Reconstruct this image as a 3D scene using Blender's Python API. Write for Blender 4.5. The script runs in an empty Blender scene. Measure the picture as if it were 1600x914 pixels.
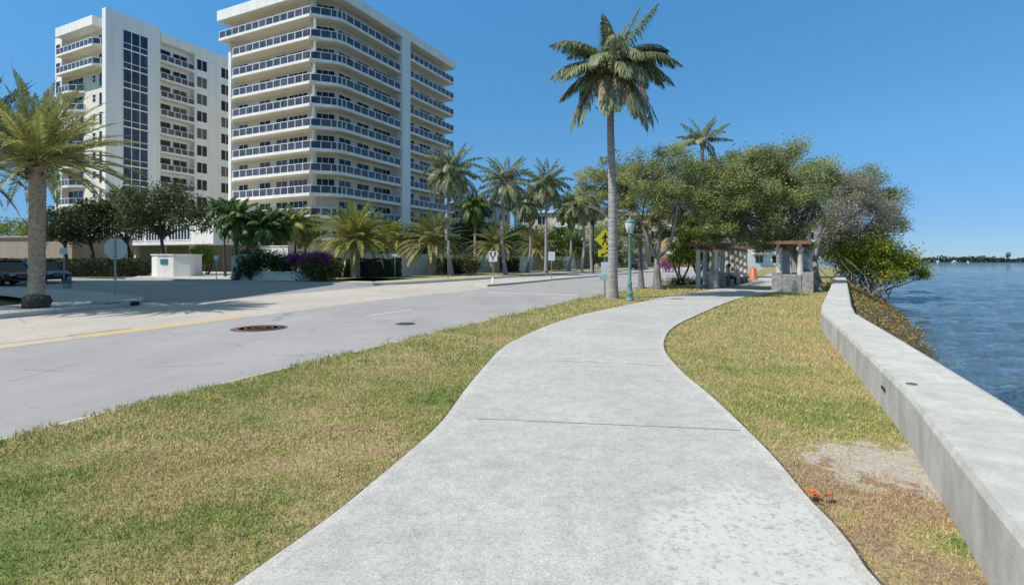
import bpy, math, random
import numpy as np
from mathutils import Vector, Matrix

SC = bpy.context.scene
COL = SC.collection
R = math.radians
RNG = np.random.default_rng(7)
random.seed(7)

# ------------------------------------------------------------------ camera numbers of the place
CAM_H = 1.55
FOCAL = 810.0          # in pixels of a 1600 wide picture
HOR = 407.0

def ground(px, py, z=0.0):
    """point of the horizontal plane z seen at a pixel of the photograph"""
    d = FOCAL * (CAM_H - z) / (py - HOR)
    return Vector(((px - 800.0) / FOCAL * d, d, z))

def at(px, py, d):
    return Vector(((px - 800.0) / FOCAL * d, d, CAM_H + (HOR - py) / FOCAL * d))

# ------------------------------------------------------------------ properties
def tag(o, label=None, cat=None, group=None, kind=None):
    if label: o['label'] = label
    if cat: o['category'] = cat
    if group: o['group'] = group
    if kind: o['kind'] = kind
    return o

def thing(name, label, cat, loc=(0, 0, 0), rz=0.0, group=None):
    o = bpy.data.objects.new(name, None)
    o.empty_display_size = 0.3
    COL.objects.link(o)
    o.location = loc
    o.rotation_euler = (0, 0, rz)
    return tag(o, label, cat, group)

def link(name, me, parent=None, loc=None, rz=None):
    o = bpy.data.objects.new(name, me)
    COL.objects.link(o)
    if parent is not None: o.parent = parent
    if loc is not None: o.location = loc
    if rz is not None: o.rotation_euler = (0, 0, rz)
    return o

def copy_tree(o, parent=None):
    c = o.copy(); COL.objects.link(c)
    c.parent = parent
    for ch in list(o.children): copy_tree(ch, c)
    return c

# ------------------------------------------------------------------ mesh collecting
class MB:
    def __init__(s): s.v = []; s.f = []; s.m = []; s.smooth = []
    def add(s, verts, faces, m=0, sm=False):
        b = len(s.v)
        s.v += [tuple(p) for p in verts]
        for f in faces:
            s.f.append(tuple(b + i for i in f)); s.m.append(m); s.smooth.append(sm)
        return s
    def box(s, x0, x1, y0, y1, z0, z1, m=0):
        v = [(x0,y0,z0),(x1,y0,z0),(x1,y1,z0),(x0,y1,z0),(x0,y0,z1),(x1,y0,z1),(x1,y1,z1),(x0,y1,z1)]
        return s.add(v, [(0,3,2,1),(4,5,6,7),(0,1,5,4),(1,2,6,5),(2,3,7,6),(3,0,4,7)], m)
    def obox(s, p, q, w, z0, z1, m=0, ext=0.0):
        """box along the ground line p-q, w wide"""
        p = Vector((p[0], p[1])); q = Vector((q[0], q[1])); d = (q - p).normalized(); n = Vector((-d.y, d.x)) * w / 2
        p = p - d * ext; q = q + d * ext
        c = [p - n, q - n, q + n, p + n]
        return s.prism([(a.x, a.y) for a in c], z0, z1, m)
    def prism(s, outline, z0, z1, m=0, cap=True):
        n = len(outline)
        v = [(x, y, z0) for x, y in outline] + [(x, y, z1) for x, y in outline]
        f = [(i, (i+1) % n, n + (i+1) % n, n + i) for i in range(n)]
        if cap: f += [tuple(range(n-1, -1, -1)), tuple(range(n, 2*n))]
        return s.add(v, f, m)
    def tube(s, pts, radii, n=8, m=0, cap=True, sm=True):
        pts = [Vector(p) for p in pts]
        if not hasattr(radii, '__len__'): radii = [radii] * len(pts)
        rings = []; up = Vector((0.137, 0.21, 0.97)); last = None
        for i, p in enumerate(pts):
            t = (pts[min(i+1, len(pts)-1)] - pts[max(i-1, 0)])
            if t.length < 1e-9: t = Vector((0, 0, 1))
            t.normalize()
            if last is None:
                a = t.cross(Vector((1, 0, 0)) if abs(t.x) < 0.8 else Vector((0, 1, 0))).normalized()
            else:
                a = (last - t * last.dot(t)).normalized()
            last = a; b = t.cross(a)
            rings.append([p + (a * math.cos(k * 2 * math.pi / n) + b * math.sin(k * 2 * math.pi / n)) * radii[i] for k in range(n)])
        v = [q for r in rings for q in r]; f = []
        for i in range(len(pts) - 1):
            for k in range(n):
                f.append((i*n + k, i*n + (k+1) % n, (i+1)*n + (k+1) % n, (i+1)*n + k))
        if cap: f += [tuple(range(n-1, -1, -1)), tuple((len(pts)-1)*n + k for k in range(n))]
        return s.add(v, f, m, sm)
    def lathe(s, prof, n=16, c=(0, 0, 0), m=0, sm=True):
        v = []; f = []
        for r, z in prof:
            v += [(c[0] + r * math.cos(k*2*math.pi/n), c[1] + r * math.sin(k*2*math.pi/n), c[2] + z) for k in range(n)]
        for i in range(len(prof) - 1):
            for k in range(n): f.append((i*n+k, i*n+(k+1) % n, (i+1)*n+(k+1) % n, (i+1)*n+k))
        f += [tuple(range(n-1, -1, -1)), tuple((len(prof)-1)*n + k for k in range(n))]
        return s.add(v, f, m, sm)
    def strip(s, left, right, z, m=0):
        v = []
        for a, b in zip(left, right):
            v += [(a[0], a[1], z), (b[0], b[1], z)]
        return s.add(v, [(2*i, 2*i+1, 2*i+3, 2*i+2) for i in range(len(left)-1)], m)
    def mesh(s, name, mats):
        me = bpy.data.meshes.new(name)
        me.from_pydata(s.v, [], s.f)
        for mt in (mats if isinstance(mats, (list, tuple)) else [mats]): me.materials.append(mt)
        me.polygons.foreach_set('material_index', s.m)
        me.polygons.foreach_set('use_smooth', s.smooth)
        me.update()
        return me
    def build(s, name, mats, parent=None, loc=None, rz=None, bevel=0.0):
        o = link(name, s.mesh(name, mats), parent, loc, rz)
        if bevel:
            b = o.modifiers.new('bevel', 'BEVEL'); b.width = bevel; b.segments = 2; b.limit_method = 'ANGLE'
        return o

def np_mesh(name, V, F, mats, t=None, mi=None, smooth=False):
    """mesh from numpy arrays; F is (M,k); t a per-face float attribute 'tint'"""
    me = bpy.data.meshes.new(name)
    M, k = F.shape
    me.vertices.add(len(V)); me.vertices.foreach_set('co', np.ascontiguousarray(V, dtype=np.float32).ravel())
    me.loops.add(M * k); me.loops.foreach_set('vertex_index', F.astype(np.int32).ravel())
    me.polygons.add(M)
    me.polygons.foreach_set('loop_start', np.arange(0, M * k, k, dtype=np.int32))
    for mt in (mats if isinstance(mats, (list, tuple)) else [mats]): me.materials.append(mt)
    if mi is not None: me.polygons.foreach_set('material_index', mi.astype(np.int32))
    if smooth: me.polygons.foreach_set('use_smooth', np.ones(M, dtype=bool))
    if t is not None:
        a = me.attributes.new('tint', 'FLOAT', 'FACE'); a.data.foreach_set('value', t.astype(np.float32))
    me.update(calc_edges=True)
    return me

# ------------------------------------------------------------------ materials
class NT:
    def __init__(s, name):
        s.mat = bpy.data.materials.new(name); s.mat.use_nodes = True
        s.t = s.mat.node_tree; s.n = s.t.nodes; s.l = s.t.links
        s.bsdf = s.n['Principled BSDF']; s.out = s.n['Material Output']
        s.pos = s.n.new('ShaderNodeNewGeometry').outputs['Position']
        s.obj = s.n.new('ShaderNodeTexCoord').outputs['Object']
    def noise(s, scale, detail=4, rough=0.55, vec=None, stretch=None, dist=0.0):
        vec = s.pos if vec is None else vec
        if stretch:
            mp = s.n.new('ShaderNodeMapping'); mp.inputs['Scale'].default_value = stretch
            s.l.new(vec, mp.inputs['Vector']); vec = mp.outputs['Vector']
        x = s.n.new('ShaderNodeTexNoise'); x.inputs['Scale'].default_value = scale
        x.inputs['Detail'].default_value = detail; x.inputs['Roughness'].default_value = rough
        x.inputs['Distortion'].default_value = dist
        s.l.new(vec, x.inputs['Vector']); return x.outputs['Fac']
    def voronoi(s, scale, vec=None, feature='F1', rnd=1.0):
        x = s.n.new('ShaderNodeTexVoronoi'); x.inputs['Scale'].default_value = scale; x.feature = feature
        x.inputs['Randomness'].default_value = rnd
        s.l.new(s.pos if vec is None else vec, x.inputs['Vector']); return x.outputs['Distance']
    def ramp(s, fac, stops):
        x = s.n.new('ShaderNodeValToRGB'); e = x.color_ramp.elements
        while len(e) < len(stops): e.new(0.5)
        for el, (p, c) in zip(e, stops):
            el.position = p; el.color = (c[0], c[1], c[2], 1) if hasattr(c, '__len__') else (c, c, c, 1)
        s.l.new(fac, x.inputs['Fac']); return x.outputs['Color']
    def mix(s, fac, a, b, mode='MIX'):
        x = s.n.new('ShaderNodeMix'); x.data_type = 'RGBA'; x.blend_type = mode
        for sock, val in ((x.inputs['Factor'], fac), (x.inputs['A'], a), (x.inputs['B'], b)):
            if isinstance(val, (int, float)):
                sock.default_value = val if sock.type == 'VALUE' else (val, val, val, 1)
            elif isinstance(val, (tuple, list)): sock.default_value = (val[0], val[1], val[2], 1)
            else: s.l.new(val, sock)
        # the RGBA sockets share names: pick by type
        return x.outputs['Result']
    def math(s, op, a, b=0.0, clamp=False):
        x = s.n.new('ShaderNodeMath'); x.operation = op; x.use_clamp = clamp
        for sock, val in zip(x.inputs, (a, b)):
            if isinstance(val, (int, float)): sock.default_value = val
            else: s.l.new(val, sock)
        return x.outputs['Value']
    def attr(s, name='tint'):
        x = s.n.new('ShaderNodeAttribute'); x.attribute_name = name; return x.outputs['Fac']
    def dist_to(s, p):
        x = s.n.new('ShaderNodeVectorMath'); x.operation = 'DISTANCE'
        s.l.new(s.pos, x.inputs[0]); x.inputs[1].default_value = p; return x.outputs['Value']
    def base(s, c):
        if isinstance(c, (tuple, list)): s.bsdf.inputs['Base Color'].default_value = (c[0], c[1], c[2], 1)
        else: s.l.new(c, s.bsdf.inputs['Base Color'])
        return s
    def set(s, rough=0.7, metal=0.0, spec=None):
        s.bsdf.inputs['Roughness'].default_value = rough; s.bsdf.inputs['Metallic'].default_value = metal
        if spec is not None: s.bsdf.inputs['Specular IOR Level'].default_value = spec
        return s
    def bump(s, h, strength=0.3, dist=0.02):
        b = s.n.new('ShaderNodeBump'); b.inputs['Strength'].default_value = strength; b.inputs['Distance'].default_value = dist
        s.l.new(h, b.inputs['Height']); s.l.new(b.outputs['Normal'], s.bsdf.inputs['Normal']); return s

def fix_mix():
    pass

def mixnode_inputs(x):
    return x

# ShaderNodeMix has several sockets per name; index them by type once
def _mix(s, fac, a, b, mode='MIX'):
    x = s.n.new('ShaderNodeMix'); x.data_type = 'RGBA'; x.blend_type = mode; x.clamp_factor = True
    fs = x.inputs[0]; A = x.inputs[6]; B = x.inputs[7]
    for sock, val in ((fs, fac), (A, a), (B, b)):
        if isinstance(val, (int, float)):
            sock.default_value = val if sock.type == 'VALUE' else (val, val, val, 1)
        elif isinstance(val, (tuple, list)): sock.default_value = (val[0], val[1], val[2], 1)
        else: s.l.new(val, sock)
    return x.outputs[2]
NT.mix = _mix

MAT = {}
def simple(name, col, rough=0.6, metal=0.0, var=0.12, scale=6.0, bump=0.0, spec=None, obj=False):
    m = NT(name); v = m.obj if obj else m.pos
    f = m.noise(scale, 5, 0.6, v)
    lo = [c * (1 - var) for c in col]; hi = [min(1, c * (1 + var)) for c in col]
    m.base(m.ramp(f, [(0.3, lo), (0.7, hi)])).set(rough, metal, spec)
    if bump: m.bump(m.noise(scale * 6, 3, 0.6, v), bump, 0.01)
    MAT[name] = m.mat
    return m.mat

def stucco(name, col, streak=0.12):
    m = NT(name)
    f = m.noise(0.35, 5, 0.6); st = m.noise(1.0, 4, 0.6, stretch=(1.3, 1.3, 0.06))
    c = m.ramp(f, [(0.25, [x * 0.93 for x in col]), (0.75, col)])
    d = m.ramp(st, [(0.36, (0.80, 0.78, 0.74)), (0.60, (1, 1, 1))])
    m.base(m.mix(streak * 4, c, d, 'MULTIPLY')).set(0.75)
    MAT[name] = m.mat
    return m.mat

stucco('white_stucco', (0.87, 0.85, 0.81))
stucco('grey_white_stucco', (0.85, 0.845, 0.835))
stucco('cream_stucco', (0.70, 0.62, 0.50))
stucco('pink_stucco', (0.62, 0.47, 0.38))
stucco('peach_stucco', (0.60, 0.40, 0.22))
stucco('beige_stucco', (0.42, 0.33, 0.26))
stucco('balcony_wall', (0.82, 0.75, 0.63), 0.06)
stucco('soffit_bounce_cream', (0.86, 0.78, 0.62), 0.05)  # cream undersides, with warm bounce light put into the colour
simple('white_paint', (0.80, 0.80, 0.80), 0.35, var=0.04)
simple('roof_tile', (0.26, 0.11, 0.07), 0.8, var=0.25, scale=8)

def glass(name, col, rough=0.06, spec=0.6, var=0.5):
    m = NT(name)
    f = m.noise(0.45, 2, 0.5); g = m.noise(2.2, 1, 0.5, stretch=(1, 1, 0.3))
    k = m.mix(0.5, f, g)
    cc = m.ramp(k, [(0.35, [c * (1 - var) for c in col]), (0.65, [c * (1 + var) for c in col])])
    if name == 'window_glass':
        oi = m.n.new('ShaderNodeObjectInfo')
        cc = m.mix(m.math('MULTIPLY', m.math('GREATER_THAN', oi.outputs['Random'], 0.74), 0.55), cc, (0.20, 0.18, 0.15))
    m.base(cc).set(rough, 0.0, spec)
    MAT[name] = m.mat
glass('window_glass', (0.014, 0.017, 0.022), 0.12, 0.28)
glass('tower_glass', (0.018, 0.050, 0.095), 0.25, 0.35)
glass('railing_glass', (0.078, 0.076, 0.094), 0.15, 0.4, 0.45)
glass('car_glass', (0.02, 0.03, 0.035), 0.03, 0.7, 0.2)

# concrete walk
def concrete(name, base, worn=True, fine=1.0):
    m = NT(name)
    big = m.noise(0.55, 5, 0.6); mid = m.noise(5.0, 6, 0.65); fin = m.noise(70.0, 3, 0.7); spk = m.voronoi(34.0)
    c = m.ramp(big, [(0.30, [x * 0.86 for x in base]), (0.72, [min(1, x * 1.08) for x in base])])
    c = m.mix(0.5, c, m.ramp(mid, [(0.30, (0.70, 0.70, 0.70)), (0.62, (1.08, 1.08, 1.07))]), 'MULTIPLY')
    c = m.mix(0.5 * fine, c, m.ramp(m.noise(24.0, 4, 0.75), [(0.33, (0.66, 0.66, 0.66)), (0.58, (1.08, 1.08, 1.07))]), 'MULTIPLY')
    c = m.mix(0.8 * fine, c, m.ramp(fin, [(0.30, (0.60, 0.60, 0.60)), (0.60, (1.12, 1.12, 1.12))]), 'MULTIPLY')
    dot = m.math('MULTIPLY', m.math('LESS_THAN', spk, 0.11), m.math('GREATER_THAN', m.noise(7.0, 3), 0.56))
    c = m.mix(m.math('MULTIPLY', dot, 0.55), c, (0.16, 0.155, 0.15))
    h = m.mix(0.5, fin, mid)
    if worn:
        d = m.dist_to((1.45, 2.72, 0.0)); w = m.noise(3.0, 4, 0.6)
        msk = m.math('SUBTRACT', m.math('ADD', m.math('MULTIPLY', w, 0.9), 0.38), d)
        msk = m.math('MULTIPLY', msk, 5.0, True)
        pn = m.noise(27.0, 4, 0.66, dist=0.3)
        pits = m.ramp(pn, [(0.37, (0.30, 0.295, 0.285)), (0.42, (0.48, 0.47, 0.455)), (0.50, (0.60, 0.59, 0.57))])
        c = m.mix(m.math('MULTIPLY', msk, 0.6), c, pits)
    m.base(c).set(0.85)
    m.bump(h, 0.35, 0.012)
    MAT[name] = m.mat
concrete('path_concrete', (0.505, 0.485, 0.468))
concrete('edge_concrete', (0.56, 0.53, 0.50), False)
concrete('kerb_concrete', (0.52, 0.51, 0.49), False, 0.6)
concrete('walk_concrete', (0.50, 0.48, 0.455), False, 0.5)
simple('shaded_edge_soil', (0.075, 0.055, 0.038), 0.95, var=0.5, scale=25)  # soil gap beside the path, its shadow line painted into the dark brown
simple('joint_line', (0.21, 0.205, 0.195), 0.95, var=0.4, scale=30)  # dark joint lines across the path

def seawall_mat():
    m = NT('seawall_concrete')
    big = m.noise(0.8, 5, 0.65); mid = m.noise(4.0, 6, 0.7, stretch=(1, 1, 0.6)); fin = m.noise(60, 3, 0.7)
    c = m.ramp(big, [(0.3, (0.47, 0.455, 0.43)), (0.7, (0.60, 0.585, 0.56))])
    c = m.mix(0.7, c, m.ramp(mid, [(0.30, (0.66, 0.65, 0.63)), (0.62, (1.06, 1.06, 1.05))]), 'MULTIPLY')
    c = m.mix(0.45, c, m.ramp(fin, [(0.3, (0.7, 0.7, 0.7)), (0.6, (1.08, 1.08, 1.08))]), 'MULTIPLY')
    # weather stains on the upright faces
    sep = m.n.new('ShaderNodeSeparateXYZ'); g = m.n.new('ShaderNodeNewGeometry'); m.l.new(g.outputs['Normal'], sep.inputs[0])
    side = m.math('SUBTRACT', 1.0, m.math('ABSOLUTE', sep.outputs['Z']), True)
    stn = m.ramp(m.noise(2.2, 5, 0.6, stretch=(1.2, 1.2, 0.25)), [(0.36, (0.55, 0.54, 0.50)), (0.62, (0.95, 0.95, 0.95))])
    c = m.mix(m.math('MULTIPLY', side, 0.35), c, m.mix(1.0, c, stn, 'MULTIPLY'))
    m.base(c).set(0.85).bump(m.mix(0.5, fin, mid), 0.4, 0.012)
    MAT['seawall_concrete'] = m.mat
seawall_mat()

def asphalt(name, base, warm=0.0):
    m = NT(name)
    big = m.noise(0.25, 4, 0.6); lane = m.noise(0.7, 3, 0.6, stretch=(1.0, 0.22, 1)); fin = m.noise(95, 3, 0.75); mid = m.noise(3, 5, 0.6)
    c = m.ramp(big, [(0.3, [x * 0.90 for x in base]), (0.7, [x * 1.07 for x in base])])
    c = m.mix(0.5, c, m.ramp(lane, [(0.35, (0.84, 0.84, 0.85)), (0.65, (1.06, 1.06, 1.06))]), 'MULTIPLY')
    c = m.mix(0.5, c, m.ramp(fin, [(0.3, (0.62, 0.62, 0.63)), (0.65, (1.18, 1.18, 1.18))]), 'MULTIPLY')
    c = m.mix(0.35, c, m.ramp(mid, [(0.33, (0.85, 0.85, 0.85)), (0.6, (1.04, 1.04, 1.04))]), 'MULTIPLY')
    spot = m.noise(1.3, 5, 0.7); c = m.mix(m.math('MULTIPLY', m.math('SUBTRACT', spot, 0.60, True), 2.6, True), c, (0.20, 0.195, 0.195))
    cr = m.voronoi(0.42, feature='DISTANCE_TO_EDGE'); crn = m.noise(0.8, 3, 0.6)
    line = m.math('MULTIPLY', m.math('LESS_THAN', cr, 0.008), m.math('GREATER_THAN', crn, 0.55)); c = m.mix(m.math('MULTIPLY', line, 0.45), c, (0.12, 0.12, 0.12))
    m.base(c).set(0.88).bump(fin, 0.3, 0.01)
    MAT[name] = m.mat
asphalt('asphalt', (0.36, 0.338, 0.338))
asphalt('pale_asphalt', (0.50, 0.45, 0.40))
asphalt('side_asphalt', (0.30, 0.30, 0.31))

def paint(name, col):
    m = NT(name)
    f = m.noise(9, 6, 0.75)
    m.base(m.ramp(f, [(0.36, (0.36, 0.35, 0.34)), (0.52, col)])).set(0.7)
    MAT[name] = m.mat
paint('yellow_line', (0.56, 0.43, 0.23))
paint('white_line', (0.62, 0.62, 0.61))

def lawn_colour(m, blades):
    big = m.noise(0.42, 4, 0.6); mid = m.noise(1.7, 5, 0.65); fin = m.noise(26, 3, 0.7)
    k = m.math('ADD', m.math('MULTIPLY', big, 0.55), m.math('MULTIPLY', mid, 0.45))
    # dead ground in the near right corner, green growth by the left corner and past the bare spot
    def spot(p, rad, amt):
        d = m.dist_to(p)
        return m.math('MULTIPLY', m.math('SUBTRACT', 1.0, m.math('DIVIDE', d, rad), True), amt)
    for p, rad, amt in (((2.35, 3.3, 0), 1.5, -0.30), ((2.0, 2.3, 0), 1.0, -0.12), ((3.2, 5.0, 0), 1.3, 0.11), ((2.45, 2.85, 0), 0.36, 0.50), ((2.7, 4.15, 0), 0.25, 0.35), ((3.25, 3.95, 0), 0.22, 0.35), ((2.05, 3.15, 0), 0.16, 0.35), ((2.45, 3.55, 0), 0.15, 0.3),
                        ((-2.7, 2.75, 0), 1.0, 0.27), ((-1.75, 3.3, 0), 0.6, 0.18), ((-0.65, 5.7, 0), 1.3, 0.20), ((-3.4, 3.6, 0), 0.8, 0.14), ((-1.5, 4.3, 0), 1.6, -0.06), ((-0.2, 7.9, 0), 1.7, 0.06), ((4.6, 11, 0), 4.5, -0.035)):
        k = m.math('ADD', k, spot(p, rad, amt))
    clump = m.noise(7.5, 4, 0.7)
    k = m.math('ADD', m.math('SUBTRACT', k, 0.025), m.math('MULTIPLY', m.math('SUBTRACT', clump, 0.5), 0.42))
    if blades:
        k = m.math('ADD', k, m.math('MULTIPLY', m.math('SUBTRACT', m.attr('tint'), 0.5), 0.46))
    else:
        k = m.math('ADD', k, m.math('MULTIPLY', m.math('SUBTRACT', fin, 0.5), 0.30))
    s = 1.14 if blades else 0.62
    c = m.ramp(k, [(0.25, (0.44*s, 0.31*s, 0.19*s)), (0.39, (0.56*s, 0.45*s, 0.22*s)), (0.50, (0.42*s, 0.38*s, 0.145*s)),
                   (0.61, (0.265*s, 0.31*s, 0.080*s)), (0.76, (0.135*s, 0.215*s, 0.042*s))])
    c = m.mix(0.85, c, m.ramp(m.noise(38.0, 3, 0.7), [(0.34, (0.56, 0.52, 0.47)), (0.58, (1.15, 1.15, 1.15))]), 'MULTIPLY')
    return c, k, fin

def lawn_mats():
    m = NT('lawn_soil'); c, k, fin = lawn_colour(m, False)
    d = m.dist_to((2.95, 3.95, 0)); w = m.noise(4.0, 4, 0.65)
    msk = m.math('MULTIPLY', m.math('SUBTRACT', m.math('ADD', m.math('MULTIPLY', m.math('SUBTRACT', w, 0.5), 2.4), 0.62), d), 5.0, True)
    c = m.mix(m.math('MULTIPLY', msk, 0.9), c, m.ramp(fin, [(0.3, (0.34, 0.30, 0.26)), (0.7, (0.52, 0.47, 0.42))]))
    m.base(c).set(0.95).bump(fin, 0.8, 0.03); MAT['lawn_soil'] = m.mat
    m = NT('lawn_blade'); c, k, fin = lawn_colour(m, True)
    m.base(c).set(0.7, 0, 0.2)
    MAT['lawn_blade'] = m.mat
lawn_mats()

def ground_mat():
    m = NT('ground_scrub')
    f = m.noise(0.5, 5, 0.6); g = m.noise(7, 4, 0.7)
    c = m.ramp(f, [(0.35, (0.17, 0.15, 0.07)), (0.6, (0.10, 0.14, 0.045))])
    m.base(m.mix(0.6, c, m.ramp(g, [(0.3, 0.55), (0.7, 1.15)]), 'MULTIPLY')).set(0.95).bump(g, 0.6, 0.05)
    MAT['ground_scrub'] = m.mat
ground_mat()

def leafmat(name, dark, mid, light, transl=0.25, rough=0.55):
    m = NT(name)
    t = m.attr('tint')
    c = m.ramp(t, [(0.0, dark), (0.5, mid), (1.0, light)])
    m.base(c).set(rough, 0, 0.3)
    tr = m.n.new('ShaderNodeBsdfTranslucent'); m.l.new(c, tr.inputs['Color'])
    mx = m.n.new('ShaderNodeMixShader'); mx.inputs[0].default_value = transl
    m.l.new(m.bsdf.outputs[0], mx.inputs[1]); m.l.new(tr.outputs[0], mx.inputs[2]); m.l.new(mx.outputs[0], m.out.inputs['Surface'])
    MAT[name] = m.mat
leafmat('buttonwood_leaf', (0.095, 0.12, 0.036), (0.30, 0.345, 0.125), (0.53, 0.53, 0.25), 0.44)
leafmat('silver_leaf', (0.22, 0.20, 0.14), (0.40, 0.36, 0.26), (0.56, 0.51, 0.39), 0.4)
leafmat('mangrove_leaf', (0.15, 0.18, 0.018), (0.36, 0.40, 0.04), (0.55, 0.54, 0.09), 0.4)
leafmat('bright_leaf', (0.07, 0.125, 0.017), (0.21, 0.30, 0.04), (0.42, 0.46, 0.09), 0.35)
leafmat('oak_leaf', (0.028, 0.047, 0.019), (0.065, 0.098, 0.036), (0.16, 0.20, 0.07), 0.28)
leafmat('hedge_leaf', (0.018, 0.035, 0.013), (0.042, 0.072, 0.023), (0.095, 0.135, 0.04), 0.15)
leafmat('olive_hedge_leaf', (0.05, 0.06, 0.016), (0.11, 0.12, 0.03), (0.18, 0.18, 0.05), 0.2)
leafmat('bougainvillea_bloom', (0.20, 0.03, 0.15), (0.33, 0.055, 0.27), (0.44, 0.11, 0.39), 0.3)
leafmat('coconut_frond', (0.075, 0.11, 0.05), (0.185, 0.23, 0.10), (0.42, 0.41, 0.25), 0.28, 0.45)
leafmat('date_frond', (0.10, 0.13, 0.05), (0.30, 0.32, 0.135), (0.62, 0.57, 0.29), 0.3, 0.45)
leafmat('young_date_frond', (0.11, 0.145, 0.04), (0.34, 0.365, 0.10), (0.62, 0.59, 0.21), 0.32, 0.45)
leafmat('green_frond', (0.026, 0.06, 0.022), (0.08, 0.14, 0.04), (0.21, 0.27, 0.075), 0.25, 0.4)
leafmat('medjool_frond', (0.12, 0.15, 0.055), (0.31, 0.335, 0.115), (0.58, 0.55, 0.22), 0.32, 0.45)
leafmat('dead_frond', (0.10, 0.055, 0.032), (0.22, 0.145, 0.085), (0.36, 0.29, 0.18), 0.15)
leafmat('rust_fibre', (0.07, 0.022, 0.013), (0.15, 0.045, 0.022), (0.26, 0.09, 0.04), 0.1)
leafmat('date_bloom', (0.35, 0.13, 0.02), (0.55, 0.24, 0.04), (0.65, 0.36, 0.08), 0.2)
leafmat('shore_weed', (0.11, 0.075, 0.025), (0.28, 0.21, 0.065), (0.46, 0.38, 0.14), 0.2, 0.8)
leafmat('far_leaf', (0.012, 0.030, 0.032), (0.026, 0.050, 0.046), (0.05, 0.08, 0.065), 0.1, 0.8)

def bark(name, a, b, scale=6, stretch=(1, 1, 0.25), bump=0.7):
    m = NT(name)
    f = m.noise(scale, 6, 0.7, m.obj, stretch); g = m.noise(scale * 5, 4, 0.7, m.obj)
    m.base(m.mix(0.5, m.ramp(f, [(0.3, a), (0.7, b)]), m.ramp(g, [(0.3, 0.6), (0.7, 1.15)]), 'MULTIPLY')).set(0.9).bump(f, bump, 0.05)
    MAT[name] = m.mat
bark('grey_bark', (0.13, 0.115, 0.10), (0.30, 0.275, 0.245))
bark('dark_bark', (0.05, 0.042, 0.035), (0.12, 0.10, 0.085))
bark('palm_bark', (0.20, 0.18, 0.165), (0.50, 0.465, 0.44), 3.5, (0.5, 0.5, 4.5), 0.8)
bark('date_bark', (0.24, 0.18, 0.13), (0.50, 0.405, 0.31), 9, (1, 1, 1), 0.8)
bark('root_bark', (0.035, 0.03, 0.028), (0.09, 0.075, 0.065), 9, (1, 1, 1), 0.9)
bark('twig_grey', (0.20, 0.19, 0.175), (0.36, 0.345, 0.32))

simple('wood_beam', (0.20, 0.115, 0.07), 0.75, var=0.35, scale=9)
simple('pergola_column', (0.56, 0.51, 0.45), 0.8, var=0.15, scale=5)
def coral():
    m = NT('coral_stone')
    f = m.noise(5, 6, 0.75); v = m.voronoi(7)
    m.base(m.mix(0.6, m.ramp(f, [(0.3, (0.16, 0.155, 0.14)), (0.7, (0.44, 0.42, 0.385))]), m.ramp(v, [(0.0, 0.55), (0.35, 1.0)]), 'MULTIPLY')).set(0.95).bump(f, 0.9, 0.05)
    MAT['coral_stone'] = m.mat
coral()
simple('green_metal', (0.13, 0.255, 0.225), 0.4, var=0.2, scale=12)
simple('galvanised', (0.36, 0.37, 0.38), 0.45, 0.6, var=0.15, scale=20)
simple('sign_back', (0.62, 0.64, 0.65), 0.5, 0.0, var=0.08, scale=8)
simple('sign_yellow', (0.75, 0.62, 0.02), 0.4, var=0.03)
simple('sign_black', (0.02, 0.02, 0.02), 0.5, var=0.05)
simple('sign_white', (0.78, 0.78, 0.80), 0.4, var=0.03)
simple('sign_teal', (0.04, 0.20, 0.24), 0.4, var=0.1)
simple('pale_teal', (0.42, 0.66, 0.68), 0.45, var=0.05)
simple('dark_metal', (0.03, 0.03, 0.032), 0.45, 0.3, var=0.1)
simple('iron_rust', (0.155, 0.070, 0.056), 0.8, var=0.35, scale=14, bump=0.6)
simple('iron_grey', (0.10, 0.10, 0.105), 0.75, var=0.3, scale=14, bump=0.6)
simple('drain_dark', (0.015, 0.013, 0.012), 0.9, var=0.1)
simple('orange_plastic', (0.50, 0.125, 0.06), 0.5, var=0.1)
simple('orange_leaf', (0.55, 0.13, 0.03), 0.6, var=0.25, scale=30)
simple('car_red', (0.085, 0.010, 0.012), 0.2, 0.2, var=0.05)
simple('car_silver', (0.40, 0.42, 0.45), 0.25, 0.5, var=0.05)
simple('car_blue', (0.045, 0.07, 0.15), 0.2, 0.3, var=0.05)
simple('car_black', (0.015, 0.015, 0.018), 0.2, 0.2, var=0.05)
simple('rubber', (0.018, 0.018, 0.018), 0.9, var=0.1)
simple('chrome', (0.6, 0.6, 0.62), 0.15, 0.9, var=0.05)
simple('lamp_lens', (0.7, 0.72, 0.75), 0.1, 0.1, var=0.05)
simple('tail_lens', (0.45, 0.02, 0.02), 0.15, 0.0, var=0.05)
simple('lantern_glass', (0.50, 0.58, 0.55), 0.25, 0.0, var=0.08)
simple('skin', (0.42, 0.26, 0.19), 0.55, var=0.06)
simple('hair', (0.04, 0.028, 0.02), 0.6, var=0.2)
simple('shirt_grey', (0.42, 0.45, 0.52), 0.85, var=0.1)
simple('trousers_navy', (0.022, 0.024, 0.038), 0.85, var=0.1)
simple('hydrant_paint', (0.16, 0.17, 0.22), 0.5, var=0.1)
simple('boat_white', (0.82, 0.82, 0.82), 0.3, var=0.02)
simple('canvas_green', (0.03, 0.10, 0.10), 0.8, var=0.15)
simple('pool_fabric', (0.35, 0.62, 0.66), 0.8, var=0.1)

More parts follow.
